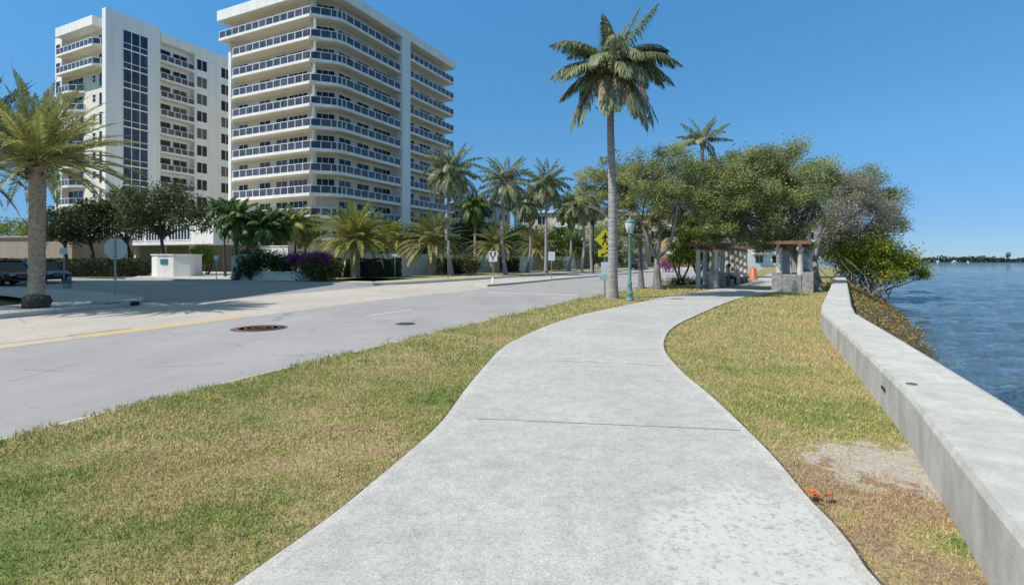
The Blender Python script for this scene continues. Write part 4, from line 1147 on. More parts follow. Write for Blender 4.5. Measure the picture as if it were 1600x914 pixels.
bigtree('leafy tree filling the gap behind the largest tree and the royal palm', (1150, 425, 46), [(1150, 405, 46), (1148, 385, 46)],
        [[(1130, 350, 46), (1110, 310, 46.5)], [(1165, 345, 46), (1180, 300, 46)]],
        [(1110, 300, 46, (2.6, 2.4, 1.9)), (1150, 275, 46, (2.6, 2.4, 1.8)), (1200, 280, 46, (2.6, 2.4, 2.0)), (1070, 320, 46, (2.0, 2.0, 1.8)), (1090, 270, 46, (1.8, 2, 1.5)), (1050, 285, 47, (1.8, 2.0, 1.6)), (1240, 300, 46, (2.2, 2, 1.8))],
        28000, 0.18, MAT['buttonwood_leaf'], MAT['grey_bark'], 76, 0.25, 40, GT)
# small bright trees with wavy trunks beside the walk
def wavy(lab, px, d, blobs, seed, stems, n):
    B = G(px, d); rng = np.random.default_rng(seed)
    root = thing('small_tree', lab, 'tree', B, 0, 'small trees with wavy trunks')
    tb = MB()
    for dx, ph in stems:
        pts = []
        for i in range(8):
            t = i / 7; pts.append((dx * (0.6 + 0.6*t) + 0.13 * math.sin(ph + t * 5.5), 0.12 * math.cos(ph*1.3 + t * 4) + 0.1*math.sin(dx*9), -0.1 + t * 1.9))
        tb.tube(resample3([Vector(p) for p in pts], 3), 0.06, 8)
    tb.build('trunk', MAT['dark_bark'], root)
    V, F, T, _ = crown_leaves([(Vector(at(x, y, dd)) - B, r) for x, y, dd, r in blobs], n, 0.14, rng, 0.3, 0.4, None, 0.45)
    link('crown', np_mesh('crown', V, F, MAT['bright_leaf'], T), root)
wavy('bright green small tree on wavy stems, nearer the three-limbed tree', 1066, 33, [(1066, 385, 33, (0.9, 1.0, 0.9)), (1078, 365, 33, (1.0, 1.0, 0.8)), (1055, 400, 33, (0.6, 0.9, 0.5)), (1072, 400, 33, (0.8, 0.9, 0.6))], 81, [(-0.45, 0.3), (-0.12, 2.0), (0.3, 4.0)], 5200)
wavy('dark green small tree on wavy stems, nearer the pergola', 1095, 33.5, [(1092, 378, 33.5, (0.9, 1.0, 0.9)), (1103, 395, 33.5, (0.7, 0.9, 0.7)), (1090, 402, 33.5, (0.8, 0.9, 0.5)), (1105, 378, 34, (0.6, 0.8, 0.7))], 82, [(-0.35, 1.0), (0.1, 3.2), (0.35, 5.5)], 4800)
# mangrove over the water
B = Vector((24.5, 35.5, -0.9))
rng = np.random.default_rng(91)
mg = thing('mangrove', 'bright yellow-green mangrove leaning out over the water past the seawall', 'mangrove', B)
bl = [(at(1300, 388, 36), (1.2, 1.2, 1.0)), (at(1325, 385, 36), (1.5, 1.4, 1.0)), (at(1352, 388, 35.5), (1.5, 1.4, 1.0)), (at(1378, 396, 35.5), (1.4, 1.4, 1.0)), (at(1330, 415, 35.5), (1.1, 1.1, 0.6)), (at(1370, 428, 34.6), (0.9, 0.9, 0.45)), (at(1402, 405, 35.5), (1.1, 1.2, 0.8)), (at(1385, 420, 35), (1.1, 1.2, 0.6)), (at(1418, 418, 35.5), (1.0, 1.1, 0.65)), (at(1437, 428, 35.5), (0.6, 0.8, 0.4)), (at(1355, 412, 35), (1.1, 1.1, 0.6)), (at(1340, 402, 36), (1.0, 1.1, 0.7)), (at(1395, 432, 34.5), (0.8, 0.8, 0.4))]
V, F, T, cl = crown_leaves([(Vector(c) - B, r) for c, r in bl], 34000, 0.145, rng, 0.30, 0.4, None, 0.40)
link('crown', np_mesh('crown', V, F, MAT['mangrove_leaf'], T), mg)
tb = MB()
for i, e_ in enumerate(cl[rng.permutation(len(cl))[:70]]):
    s = np.array((rng.uniform(-1.9, 0.6), rng.uniform(-1.6, 1.6), rng.uniform(-0.2, 0.4)))
    branchy(tb, s, [e_], rng.uniform(0.015, 0.04), rng, 0.4, 7, 0.009)
for i in range(45):
    s = np.array((rng.uniform(-2.4, 0.3), rng.uniform(-2.5, 1.5), rng.uniform(-0.2, 0.3))); e_ = s + np.array((rng.uniform(-0.6, 1.0), rng.uniform(-1.0, 0.8), rng.uniform(0.4, 1.5)))
    branchy(tb, s, [e_], rng.uniform(0.010, 0.024), rng, 0.5, 5, 0.006)
tb.build('branches', MAT['twig_grey'], mg)

# weedy bank outside the seawall
def bank():
    out = offset([tuple(p) for p in WALL], 0.66)
    P = resample3([Vector((p[0], p[1], 0)) for p in out[4:10]], 10); n = len(P)
    rng = np.random.default_rng(15); v = []; f = []; K = 9
    for i, p in enumerate(P):
        t = (P[min(i+1, n-1)] - P[max(i-1, 0)]).normalized(); nr = Vector((t.y, -t.x, 0)); s = i / (n - 1)
        wdt = 0.15 + 2.1 * min(1, max(0, (p.y - 12.5) / 4.5)) * (1 + 0.2 * math.sin(i * 1.7)) 
        for k in range(K):
            u = k / (K - 1); z = 0.02 - 1.4 * u ** 1.15 + rng.uniform(-0.09, 0.09) * (0 < k)
            q = p + nr * (wdt * u); v.append((q.x, q.y, z))
    for i in range(n-1):
        for k in range(K-1): f.append((i*K+k, (i+1)*K+k, (i+1)*K+k+1, i*K+k+1))
    m = MB(); m.add(v, f, 0, True); o = m.build('shore_bank', MAT['shore_soil']); tag(o, kind='structure')
    C = []
    va = np.array(v).reshape(n, K, 3)
    for _ in range(16000):
        i = rng.integers(0, n-1); k = rng.integers(0, K-1); a, b = rng.random(2)
        C.append(va[i,k]*(1-a)*(1-b) + va[i+1,k]*a*(1-b) + va[i,k+1]*(1-a)*b + va[i+1,k+1]*a*b + np.array((0, 0, abs(rng.normal(0.04, 0.07)))))
    C = np.array(C); V = leaf_quads(C, 0.10, rng, 0.8, 0.35)
    tag(link('shore_weeds', np_mesh('shore_weeds', V, np.arange(len(V)).reshape(-1, 4), MAT['shore_weed'], np.clip(rng.normal(0.5, 0.25, len(C)), 0, 1))), kind='stuff')
simple('shore_soil', (0.12, 0.085, 0.045), 0.95, var=0.4, scale=5, bump=0.6)
bank()

# ------------------------------------------------------------------ palms
def coconut(name, lab, base, pts, r0, r1, specs, seed, group=None, leaf=None, hang_specs=(), L_leaf=0.62, fibre=True, rot=0.0, cat='palm tree', n=44, boot=True, wid=0.07, barkm=None):
    rng = np.random.default_rng(seed); root = thing(name, lab, cat, base, rot, group)
    ringed_trunk([Vector(p) for p in pts], r0, r1, barkm or MAT['palm_bark'], root, 16, 0.05, bulge=r0 * 0.45)
    top = Vector(pts[-1])
    for s in specs: s.setdefault('origin', top)
    link('crown', fronds_mesh('crown', specs, leaf or MAT['coconut_frond'], None, rng, 0.03, leaf_len=L_leaf, leaf_ang=58, hang=1.25, n=n, width=wid, vee=0.02), root)
    if hang_specs:
        for s in hang_specs: s.setdefault('origin', top + Vector((0, 0, -0.25)))
        link('dead_fronds', fronds_mesh('dead_fronds', list(hang_specs), MAT['dead_frond'], None, rng, 0.025, leaf_len=L_leaf * 0.8, leaf_ang=30, hang=0.9, n=n - 10, width=0.04, vee=0.0), root)
    if boot:
        b = MB(); b.tube([top + Vector((0, 0, -0.55)), top + Vector((0, 0, -0.2)), top + Vector((0, 0, 0.25))], [r1 * 1.05, r1 * 2.1, r1 * 1.2], 10)
        b.build('crown_shaft', MAT['dead_bark'], root)
    if fibre:
        C = np.array(top)[None] + np.array((-0.12, -0.12, -0.85)) + rng.normal(size=(420, 3)) * np.array((0.26, 0.26, 0.33))
        V = leaf_quads(C, 0.24, rng, 0.0, 0.3)
        link('fruit_sprays', np_mesh('fruit_sprays', V, np.arange(len(V)).reshape(-1, 4), MAT['rust_fibre'], rng.random(len(C))), root)
    return root
bark('dead_bark', (0.16, 0.12, 0.075), (0.34, 0.28, 0.19), 8)

def main_palm():
    B = ground(957, 466, 0); d = B.y
    pts = [Vector((0, 0, -0.1))] + rel(B, [at(957, 430, d), at(957.5, 370, d), at(957, 300, d), at(955, 240, d), at(954, 185, d), at(956, 105, d)])
    D = lambda a: R(a)
    # azimuth: 0 = right, 90 = away, 180 = left, 270 = toward the camera
    sp = [dict(az=D(20), el=D(66), L=3.3, droop=D(6), tone=0.40), dict(az=D(-20), el=D(60), L=3.2, droop=D(22), tone=0.45),
          dict(az=D(160), el=D(62), L=2.8, droop=D(100), tone=0.45), dict(az=D(195), el=D(48), L=3.1, droop=D(95), tone=0.42), dict(az=D(140), el=D(35), L=2.9, droop=D(85), tone=0.35),
          dict(az=D(185), el=D(18), L=3.0, droop=D(78), tone=0.6), dict(az=D(215), el=D(5), L=2.9, droop=D(65), tone=0.65), dict(az=D(168), el=D(-8), L=2.8, droop=D(58), tone=0.5),
          dict(az=D(5), el=D(40), L=3.2, droop=D(100), tone=0.45), dict(az=D(-25), el=D(28), L=3.1, droop=D(88), tone=0.5), dict(az=D(30), el=D(30), L=3.2, droop=D(90), tone=0.4),
          dict(az=D(-8), el=D(10), L=3.0, droop=D(75), tone=0.6), dict(az=D(12), el=D(52), L=3.1, droop=D(92), tone=0.4),
          dict(az=D(265), el=D(55), L=2.5, droop=D(110), tone=0.6), dict(az=D(290), el=D(30), L=2.6, droop=D(105), tone=0.7), dict(az=D(240), el=D(25), L=2.6, droop=D(105), tone=0.7),
          dict(az=D(85), el=D(50), L=2.8, droop=D(90), tone=0.3), dict(az=D(100), el=D(82), L=2.4, droop=D(20), tone=0.7), dict(az=D(60), el=D(20), L=2.7, droop=D(95), tone=0.3), dict(az=D(120), el=D(10), L=2.6, droop=D(90), tone=0.3),
          dict(az=D(230), el=D(78), L=2.2, droop=D(25), tone=0.75), dict(az=D(10), el=D(76), L=2.0, droop=D(12), tone=0.8),
          dict(az=D(278), el=D(5), L=2.4, droop=D(90), tone=0.75), dict(az=D(305), el=D(-5), L=2.6, droop=D(82), tone=0.7)]
    r2 = np.random.default_rng(9)
    sp += [dict(az=q['az'] + r2.normal(0, 0.28), el=q['el'] + r2.normal(0, 0.10), L=q['L'] * r2.uniform(0.85, 1.05), droop=q['droop'] * r2.uniform(0.95, 1.15), tone=float(np.clip(q['tone'] + r2.normal(0, 0.1), 0, 1))) for q in sp[2:13] + sp[16:]]
    sp += [dict(az=D(a), el=D(-38), L=l, droop=D(50), tone=0.72) for a, l in ((212, 3.5), (250, 3.1), (292, 3.3), (325, 3.5), (268, 2.9), (15, 3.3), (192, 3.6), (345, 3.4))]
    hg = [dict(az=D(a), el=D(e_), L=l, droop=D(80 + e_), tone=t) for a, e_, l, t in ((208, -30, 3.3, 0.5), (245, -20, 2.6, 0.75), (300, -15, 3.0, 0.7), (335, -32, 3.2, 0.6), (275, -30, 2.4, 0.8))]
    coconut('coconut_palm', 'tall coconut palm with drooping brown fronds beside the walk and the yellow sign', B, pts, 0.205, 0.125, sp, 101, None, None, hg, 0.88, n=76, wid=0.055)
main_palm()

def generic_specs(rng, n, L, drp=95, el_hi=78, el_lo=-25):
    out = []
    for i in range(n):
        t = (i + 0.5) / n
        out.append(dict(az=i * 2.39996 + rng.normal(0, 0.15), el=R(el_hi + (el_lo - el_hi) * t + rng.normal(0, 6)), L=L * rng.uniform(0.85, 1.1), droop=R(drp * rng.uniform(0.75, 1.15) * (0.5 + 0.6 * t)), tone=float(np.clip(0.38 + 0.3*t + rng.normal(0, 0.1), 0, 1))))
    return out
GP = 'tall coconut palms behind the garden wall'
MIDP = [(706, 53, 268, 3.6, 'broad dense coconut palm overlapping the end of the balconied high-rise'),
        (790, 57, 286, 3.7, 'coconut palm with a brown hanging skirt against open sky, middle of the row'),
        (853, 63, 288, 3.5, 'tall coconut palm in front of the pinkish block, third along the row'),
        (889, 74, 325, 3.3, 'smaller narrow coconut palm next to the street lamp pole, fourth along the row'),
        (742, 66, 322, 2.9, 'low dark coconut palm half hidden between the first two tall ones'),
        (824, 70, 318, 3.0, 'lower coconut palm squeezed between the middle one and the one before the pinkish block'),
        (908, 68, 322, 2.9, 'short coconut palm just left of the black street lamp'),
        (925, 84, 318, 3.3, 'farthest coconut palm of the row, beside the tall grey trunk')]
for i, (px, d, py, L, lab) in enumerate(MIDP):
    rng = np.random.default_rng(200 + i); B = G(px, d); H = at(px, py, d).z
    hg = [dict(az=rng.uniform(0, 6.28), el=R(-25), L=L * 0.85, droop=R(58), tone=0.4) for _ in range(12)] if i < 3 else ()
    lean = rng.uniform(-0.5, 0.5)
    coconut('coconut_palm', lab, B, [(0, 0, -0.1), (lean * 1.1, 0, H * 0.35), (lean * 0.8, 0, H * 0.7), (0, 0, H)], 0.19, 0.13, generic_specs(rng, 40, L * 1.15, 105, 78, -38), 210 + i, GP, MAT['green_frond'] if i in (3, 4) else None, hg, 1.05, i in (0, 1), n=44, wid=0.10)
# royal palm rising over the trees
rng = np.random.default_rng(240); B = G(1097, 44); H = at(1097, 212, 44).z - 0.4
coconut('royal_palm', 'palm crown poking out above the trees over the pergola', B, [(0, 0, -0.1), (0.1, 0, H * 0.5), (0, 0, H)], 0.2, 0.14, generic_specs(rng, 18, 2.6, 70, 70, 0), 241, None, MAT['coconut_frond'], (), 0.8, False, n=36, wid=0.09)
# dense green palms by the gate
GQ = 'dense green palms by the entrance'
for i, (px, d, py, L, lab) in enumerate([(368, 47, 340, 1.9, 'dark green palm at the left end of the entrance clump, against the podium'), (388, 48.5, 352, 2.0, 'dark green palm second from the left end in the entrance clump'),
                                         (410, 47.5, 356, 1.8, 'short dark green palm in the middle of the entrance clump'), (430, 49, 354, 1.9, 'green palm at the right end of the dark entrance clump'),
                                         (462, 50, 350, 1.9, 'slim lighter green palm standing apart left of the first date palm'), (478, 53, 358, 1.6, 'small thin palm beside the orange column under the balconies'), (352, 50, 330, 1.5, 'dark green palm rising highest at the corner of the podium')]):
    rng = np.random.default_rng(260 + i); B = G(px, d); H = at(px, py, d).z
    coconut('fan_crowned_palm', lab, B, [(0, 0, -0.1), (rng.uniform(-0.15, 0.15), 0, H * 0.5), (0, 0, H)], 0.11, 0.07, generic_specs(rng, 34, L * 1.45, 105, 75, -30), 270 + i, GQ, MAT['green_frond'] if i not in (4, 5) else MAT['young_date_frond'], (), 0.9, False, n=36, wid=0.12, barkm=MAT['dark_bark'])

def date_palm(lab, B, H, L, n, seed, group, leaf, r=0.3, e_lo=-0.55, bloom=True, lean=(0, 0), droop=0.95, leaf_len=0.42, nl=40, width=0.035, root_skirt=False, loc_scale=1.0):
    rng = np.random.default_rng(seed); root = thing('date_palm', lab, 'palm tree', B, 0, group)
    boot_trunk(H, r, MAT['date_bark'], root, lean)
    sp = phoenix_specs(rng, n, L, e_lo, 1.45, droop, 0.9)
    for s in sp: s['origin'] = (lean[0] + 0.12 * math.cos(s['az']), lean[1] + 0.12 * math.sin(s['az']), H - 0.1 + rng.uniform(-0.1, 0.25))
    link('crown', fronds_mesh('crown', sp, leaf, None, rng, 0.024, leaf_len=leaf_len, leaf_ang=50, hang=0.22, n=nl, width=width, vee=0.30), root)
    C = np.array((lean[0], lean[1], H - 0.15)) + rng.normal(size=(260, 3)) * np.array((r*0.8, r*0.8, 0.22)); V = leaf_quads(C, 0.3, rng, 0, 0.25)
    link('cut_fronds', np_mesh('cut_fronds', V, np.arange(len(V)).reshape(-1, 4), MAT['dead_frond'], rng.random(len(C))), root)
    if bloom:
        C = np.array((lean[0], lean[1], H + 0.35)) + rng.normal(size=(200, 3)) * np.array((0.5, 0.5, 0.4)); V = leaf_quads(C, 0.28, rng, 0, 0.25)
        link('flower_sprays', np_mesh('flower_sprays', V, np.arange(len(V)).reshape(-1, 4), MAT['date_bloom'], rng.random(len(C))), root)
    return root
GD = 'squat date palms along the far kerb'
for i, (px, d, H, L, nf, lab, bl, rr) in enumerate([(555, 47, 3.5, 4.3, 64, 'golden-green squat date palm standing on the grass corner, first of the row', True, 0.42),
        (675, 54, 3.5, 4.2, 58, 'squat date palm with an orange flower cluster, second of the row', True, 0.38), (776, 64, 3.5, 4.0, 54, 'dark-centred squat date palm behind the white arrow sign', False, 0.38),
        (838, 76, 3.6, 3.9, 50, 'squat date palm left of the grey-backed sign, fourth of the row', False, 0.38), (900, 90, 3.5, 3.7, 46, 'dark green squat date palm at the far end of the row', False, 0.38),
        (612, 58, 4.0, 3.0, 40, 'smaller yellowish date palm tucked between the first two of the row', False, 0.32)]):
    date_palm(lab, G(px, d), H, L * 1.06, int(nf * 1.35), 300 + i, GD, MAT['young_date_frond'] if i in (0, 5) else MAT['date_frond'] if i < 4 else MAT['green_frond'], rr, -0.38, bl, (0, 0), 0.95, 0.66, 54, 0.085)

GL = 'stout date palms on the near corner of the side street'
B = ground(57, 481, 0.012)
lp = date_palm('stout date palm with a scaly trunk and a dark root collar, on the corner pavement', B, 4.75, 3.3, 100, 320, GL, MAT['medjool_frond'], 0.215, -0.22, False, (0.04, 0), 0.74, 0.42, 70, 0.032)
rb = MB(); rng = np.random.default_rng(5)
v = []; f = []; n = 22
for j, (rr, z) in enumerate(((0.34, -0.05), (0.37, 0.08), (0.37, 0.22), (0.34, 0.34), (0.27, 0.42))):
    for k in range(n): q = rr * (1 + rng.uniform(-0.13, 0.13)); v.append((q*math.cos(2*math.pi*k/n), q*math.sin(2*math.pi*k/n), z + rng.uniform(-0.03, 0.03)))
for j in range(4):
    for k in range(n): f.append((j*n+k, j*n+(k+1) % n, (j+1)*n+(k+1) % n, (j+1)*n+k))
rb.add(v, f); rb.build('root_collar', MAT['root_bark'], lp)
date_palm('stout date palm cut off by the left edge, its blue-green crown behind the corner palm', Vector((-20.8, 20.3, 0.012)), 6.3, 3.4, 60, 321, GL, MAT['coconut_frond'], 0.27, -0.4, False, (0, 0), 0.75, 0.48, 46, 0.036)
date_palm('stout date palm outside the left edge whose lower dark fronds hang into view', Vector((-18.6, 16.2, 0.012)), 4.9, 3.2, 60, 322, GL, MAT['green_frond'], 0.27, -0.5, False, (0, 0), 0.8, 0.48, 44, 0.036)

# ------------------------------------------------------------------ street furniture
def post(mb, h, r=0.03, z0=-0.1): mb.tube([(0, 0, z0), (0, 0, h)], r, 8)
def stop_sign():
    B = ground(180, 461, 0.012); root = thing('stop_sign', 'octagonal stop sign seen from its plain grey back on a square post', 'traffic sign', B, R(8))
    m = MB(); m.box(-0.028, 0.028, -0.028, 0.028, -0.15, 2.50); m.build('post', MAT['galvanised'], root)
    o = [(0.5 * math.cos(R(22.5 + 45*k)), 2.05 + 0.5 * math.sin(R(22.5 + 45*k))) for k in range(8)]
    m = MB(); v = [(x, 0.031, z) for x, z in o] + [(x, 0.037, z) for x, z in o]
    m.add(v, [tuple(range(8)), tuple(range(15, 7, -1))] + [(i, 8+i, 8+(i+1) % 8, (i+1) % 8) for i in range(8)]); m.build('sign_plate', MAT['sign_back'], root)
stop_sign()
def plate_sign(name, lab, B, h, w, hh, rz, mat, group=None, extra=None, r=0.03, postmat=None, zc=None, cat='traffic sign'):
    root = thing(name, lab, cat, B, rz, group)
    m = MB(); post(m, h, r); m.build('post', postmat or MAT['galvanised'], root)
    zc = zc or h - hh / 2
    m = MB(); m.box(-w/2, w/2, -r - 0.012, -r - 0.004, zc - hh/2, zc + hh/2); s = m.build('sign_plate', mat, root, bevel=0.002)
    if extra: extra(root, zc, -r - 0.0125)
    return root
plate_sign('sign_post', 'bluish post with a small square plate beside the fire hydrant', ground(100, 453, 0.012), 2.2, 0.34, 0.34, R(20), MAT['sign_back'], cat='sign')
plate_sign('sign_post', 'thin post with a small pale square plate at the driveway mouth', G(338, 41.8), 1.95, 0.30, 0.36, R(10), MAT['sign_white'], cat='sign')
plate_sign('sign_post', 'short post with a little box on top in front of the first clipped hedge', G(617, 45.3), 2.1, 0.5, 0.22, R(10), MAT['sign_white'], cat='sign')
plate_sign('sign_post', 'tall thin post with its plate edge-on, in front of the second date palm', G(700, 42.6), 3.2, 0.45, 0.6, R(80), MAT['sign_back'], cat='sign')
def arrows(root, zc, y):
    m = MB()
    def bar(x0, z0, x1, z1, w):
        d = Vector((x1 - x0, z1 - z0)); n = Vector((-d.y, d.x)).normalized() * w / 2
        P = [(x0 - n.x, z0 - n.y), (x1 - n.x, z1 - n.y), (x1 + n.x, z1 + n.y), (x0 + n.x, z0 + n.y)]
        m.add([(a, y - 0.003, zc + b) for a, b in P], [(0, 1, 2, 3)])
    for s in (-1, 1):
        bar(s * 0.20, 0.12, s * 0.20, 0.33, 0.13); bar(s * 0.20, 0.12, s * 0.05, -0.10, 0.11)
        m.add([(s*0.20 - 0.15, y - 0.003, zc + 0.30), (s*0.20 + 0.15, y - 0.003, zc + 0.30), (s*0.20, y - 0.003, zc + 0.43)], [(0, 1, 2)])
    bar(0, -0.05, 0, -0.36, 0.12)
    m.build('arrow_symbol', MAT['sign_black'], root)
plate_sign('arrow_sign', 'white sign with two black arrows on a slim post at the far kerb', Vector((-1.75, 47.6, 0.01)), 2.38, 0.78, 0.95, R(4), MAT['sign_white'], None, arrows)
plate_sign('sign_post', 'grey-backed sign on a post on the median island', Vector((3.3, 43.2, 0.03)), 2.25, 0.56, 0.74, R(0), MAT['sign_back'])
mk = thing('marker_post', 'stubby white marker on the nose of the median island', 'marker', (-1.25, 33.7, 0.03))
m = MB(); m.lathe([(0.09, 0), (0.09, 0.05), (0.055, 0.08), (0.05, 0.42), (0.0, 0.45)], 12); m.build('post', MAT['sign_white'], mk)

def crossing_sign():
    B = G(945, 22.4); B.z = -0.02; root = thing('pedestrian_crossing_sign', 'yellow diamond crossing sign with a walking figure and an arrow plate, beside the palm trunk', 'traffic sign', B, R(6))
    m = MB(); m.box(-0.025, 0.025, -0.02, 0.02, -0.1, 2.95); m.build('post', MAT['galvanised'], root)
    y = -0.03; zc = 2.48; hd = 0.45; cx = 0.0
    def plate(name, o, mat, y0, y1):
        k = len(o); m = MB(); v = [(x, y0, z) for x, z in o] + [(x, y1, z) for x, z in o]
        m.add(v, [tuple(range(k)), tuple(range(2*k-1, k-1, -1))] + [(i, k+i, k+(i+1) % k, (i+1) % k) for i in range(k)]); return m.build(name, mat, root)
    plate('sign_plate', [(cx - hd, zc), (cx, zc - hd), (cx + hd, zc), (cx, zc + hd)], MAT['sign_yellow'], y, y + 0.006)
    m = MB(); q = y - 0.003
    def poly(P): m.add([(cx + a, q, zc + b) for a, b in P], [tuple(range(len(P)))])
    poly([(0.045 * math.cos(i*math.pi/5) + 0.02, 0.245 + 0.045 * math.sin(i*math.pi/5)) for i in range(10)])
    poly([(-0.05, 0.19), (-0.04, -0.02), (0.05, -0.02), (0.07, 0.19)])
    poly([(-0.04, -0.02), (-0.15, -0.25), (-0.09, -0.27), (0.02, -0.05)]); poly([(0.0, -0.021), (0.05, -0.021), (0.10, -0.14), (0.16, -0.26), (0.10, -0.27), (0.04, -0.14)])
    poly([(-0.05, 0.17), (-0.16, 0.02), (-0.12, -0.01), (-0.03, 0.11)]); poly([(0.06, 0.17), (0.16, 0.07), (0.13, 0.03), (0.05, 0.10)])
    m.build('walking_figure', MAT['sign_black'], root)
    plate('arrow_plate', [(cx - 0.30, 1.73), (cx + 0.30, 1.73), (cx + 0.30, 2.03), (cx - 0.30, 2.03)], MAT['sign_yellow'], y, y + 0.006)
    m = MB()
    zc2 = 1.88
    def pl2(P): m.add([(cx + a, q, zc2 + b) for a, b in P], [tuple(range(len(P)))])
    pl2([(0.16, 0.10), (0.20, 0.06), (-0.08, -0.09), (-0.11, -0.05)]); pl2([(-0.20, -0.11), (-0.05, -0.12), (-0.12, 0.02)])
    m.build('arrow_symbol', MAT['sign_black'], root)
    plate('notice_plate', [(-0.17, 0.98), (0.17, 0.98), (0.17, 1.50), (-0.17, 1.50)], MAT['sign_white'], y, y + 0.005)
    plate('notice_strip', [(-0.24, 0.72), (0.19, 0.72), (0.19, 0.95), (-0.24, 0.95)], MAT['pale_teal'], y, y + 0.005)
crossing_sign()

def lamp_post():
    B = ground(984, 470, 0.0); root = thing('lamp_post', 'green cast-iron lamp post with a lantern head at the edge of the walk', 'lamp post', B)
    m = MB(); m.lathe([(0.17, -0.05), (0.17, 0.05), (0.14, 0.08), (0.13, 0.22), (0.15, 0.25), (0.10, 0.32), (0.085, 0.62), (0.10, 0.65), (0.065, 0.72), (0.058, 1.2), (0.048, 2.45), (0.07, 2.48), (0.055, 2.53), (0.04, 2.58)], 16)
    m.build('post', MAT['green_metal'], root)
    m = MB(); m.lathe([(0.05, 2.58), (0.12, 2.62), (0.175, 2.85), (0.185, 2.98), (0.17, 3.0)], 16); m.build('lantern_glass', MAT['lantern_glass'], root)
    m = MB(); m.lathe([(0.20, 3.001), (0.20, 3.03), (0.14, 3.09), (0.06, 3.12), (0.05, 3.17), (0.02, 3.19), (0.015, 3.25), (0.0, 3.26)], 16); m.build('lantern_cap', MAT['green_metal'], root)
    for k in range(6):
        a = k * math.pi / 3; m = MB(); m.tube([(0.125*math.cos(a), 0.125*math.sin(a), 2.62), (0.19*math.cos(a), 0.19*math.sin(a), 2.99)], 0.009, 5); m.build('lantern_bar', MAT['green_metal'], root)
lamp_post()
def street_lamp():
    B = G(927, 68); root = thing('street_lamp', 'black street lamp on a dark pole among the far palms', 'street lamp', B)
    m = MB(); m.tube([(0, 0, -0.1), (0, 0, 6.0)], 0.09, 8); m.build('pole', MAT['dark_metal'], root)
    m = MB(); m.lathe([(0.1, 6.0), (0.34, 6.35), (0.36, 6.75), (0.1, 7.0), (0, 7.05)], 10); m.build('lamp_head', MAT['dark_metal'], root)
street_lamp()

def hydrant():
    B = ground(108, 449.5, 0.012); root = thing('fire_hydrant', 'fire hydrant on the shaded corner pavement', 'hydrant', B)
    m = MB(); m.lathe([(0.16, -0.02), (0.16, 0.04), (0.11, 0.05), (0.10, 0.42), (0.13, 0.44), (0.13, 0.48), (0.10, 0.56), (0.05, 0.62), (0.03, 0.66), (0, 0.67)], 14); m.build('barrel', MAT['hydrant_paint'], root)
    for s in (-1, 1):
        m = MB(); m.tube([(s*0.08, 0, 0.36), (s*0.19, 0, 0.36)], 0.05, 10); m.build('outlet_cap', MAT['hydrant_paint'], root)
hydrant()

def drain():
    B = ground(187, 478, -0.1); root = thing('storm_drain', 'dark slot of a storm drain in the far kerb', 'drain', B, R(65))
    m = MB(); m.box(-0.65, 0.65, -0.10, 0.5, 0.112, 0.19); m.build('slab', MAT['walk_concrete'], root)
    m = MB(); m.box(-0.55, 0.55, -0.22, -0.101, -0.02, 0.13); m.build('slot', MAT['drain_dark'], root)
drain()
def manhole(lab, B, rx, mat):
    root = thing('manhole_cover', lab, 'manhole cover', B)
    m = MB(); m.lathe([(0, 0), (rx, 0), (rx, 0.004), (rx * 0.97, 0.006), (0, 0.006)], 40); m.build('rim', MAT['iron_grey'], root)
    m = MB(); m.lathe([(0, 0.0062), (rx * 0.90, 0.0062), (rx * 0.90, 0.010), (0, 0.010)], 40)
    for k in range(3): m.lathe([(rx * (0.2 + 0.25*k), 0.0102), (rx * (0.2 + 0.25*k), 0.016), (rx * (0.28 + 0.25*k), 0.016), (rx * (0.28 + 0.25*k), 0.0102)], 32)
    m.build('lid', mat, root)
manhole('large rusty round manhole cover in the road', ground(405, 513, ROAD_Z + 0.001), 0.64, MAT['iron_rust'])
manhole('small grey manhole cover in the road, nearer the grass', ground(633, 506, ROAD_Z + 0.001), 0.27, MAT['iron_grey'])
lf = MB(); c = ground(1276, 776, 0.03); rngl = np.random.default_rng(3)
for k in range(7):
    a = rngl.uniform(0, 6.28); p = Vector((rngl.uniform(-0.05, 0.05), rngl.uniform(-0.03, 0.03), rngl.uniform(0, 0.015))); L = 0.045
    lf.add([p, p + Vector((math.cos(a)*L, math.sin(a)*L, 0.02)), p + Vector((math.cos(a+0.5)*L*1.6, math.sin(a+0.5)*L*1.6, 0.012)), p + Vector((math.cos(a+1)*L, math.sin(a+1)*L, 0.004))], [(0, 1, 2, 3)])
tag(lf.build('fallen_leaf', MAT['orange_leaf'], None, c), 'curled orange dead leaf on the dry grass at the edge of the walk', 'leaf')

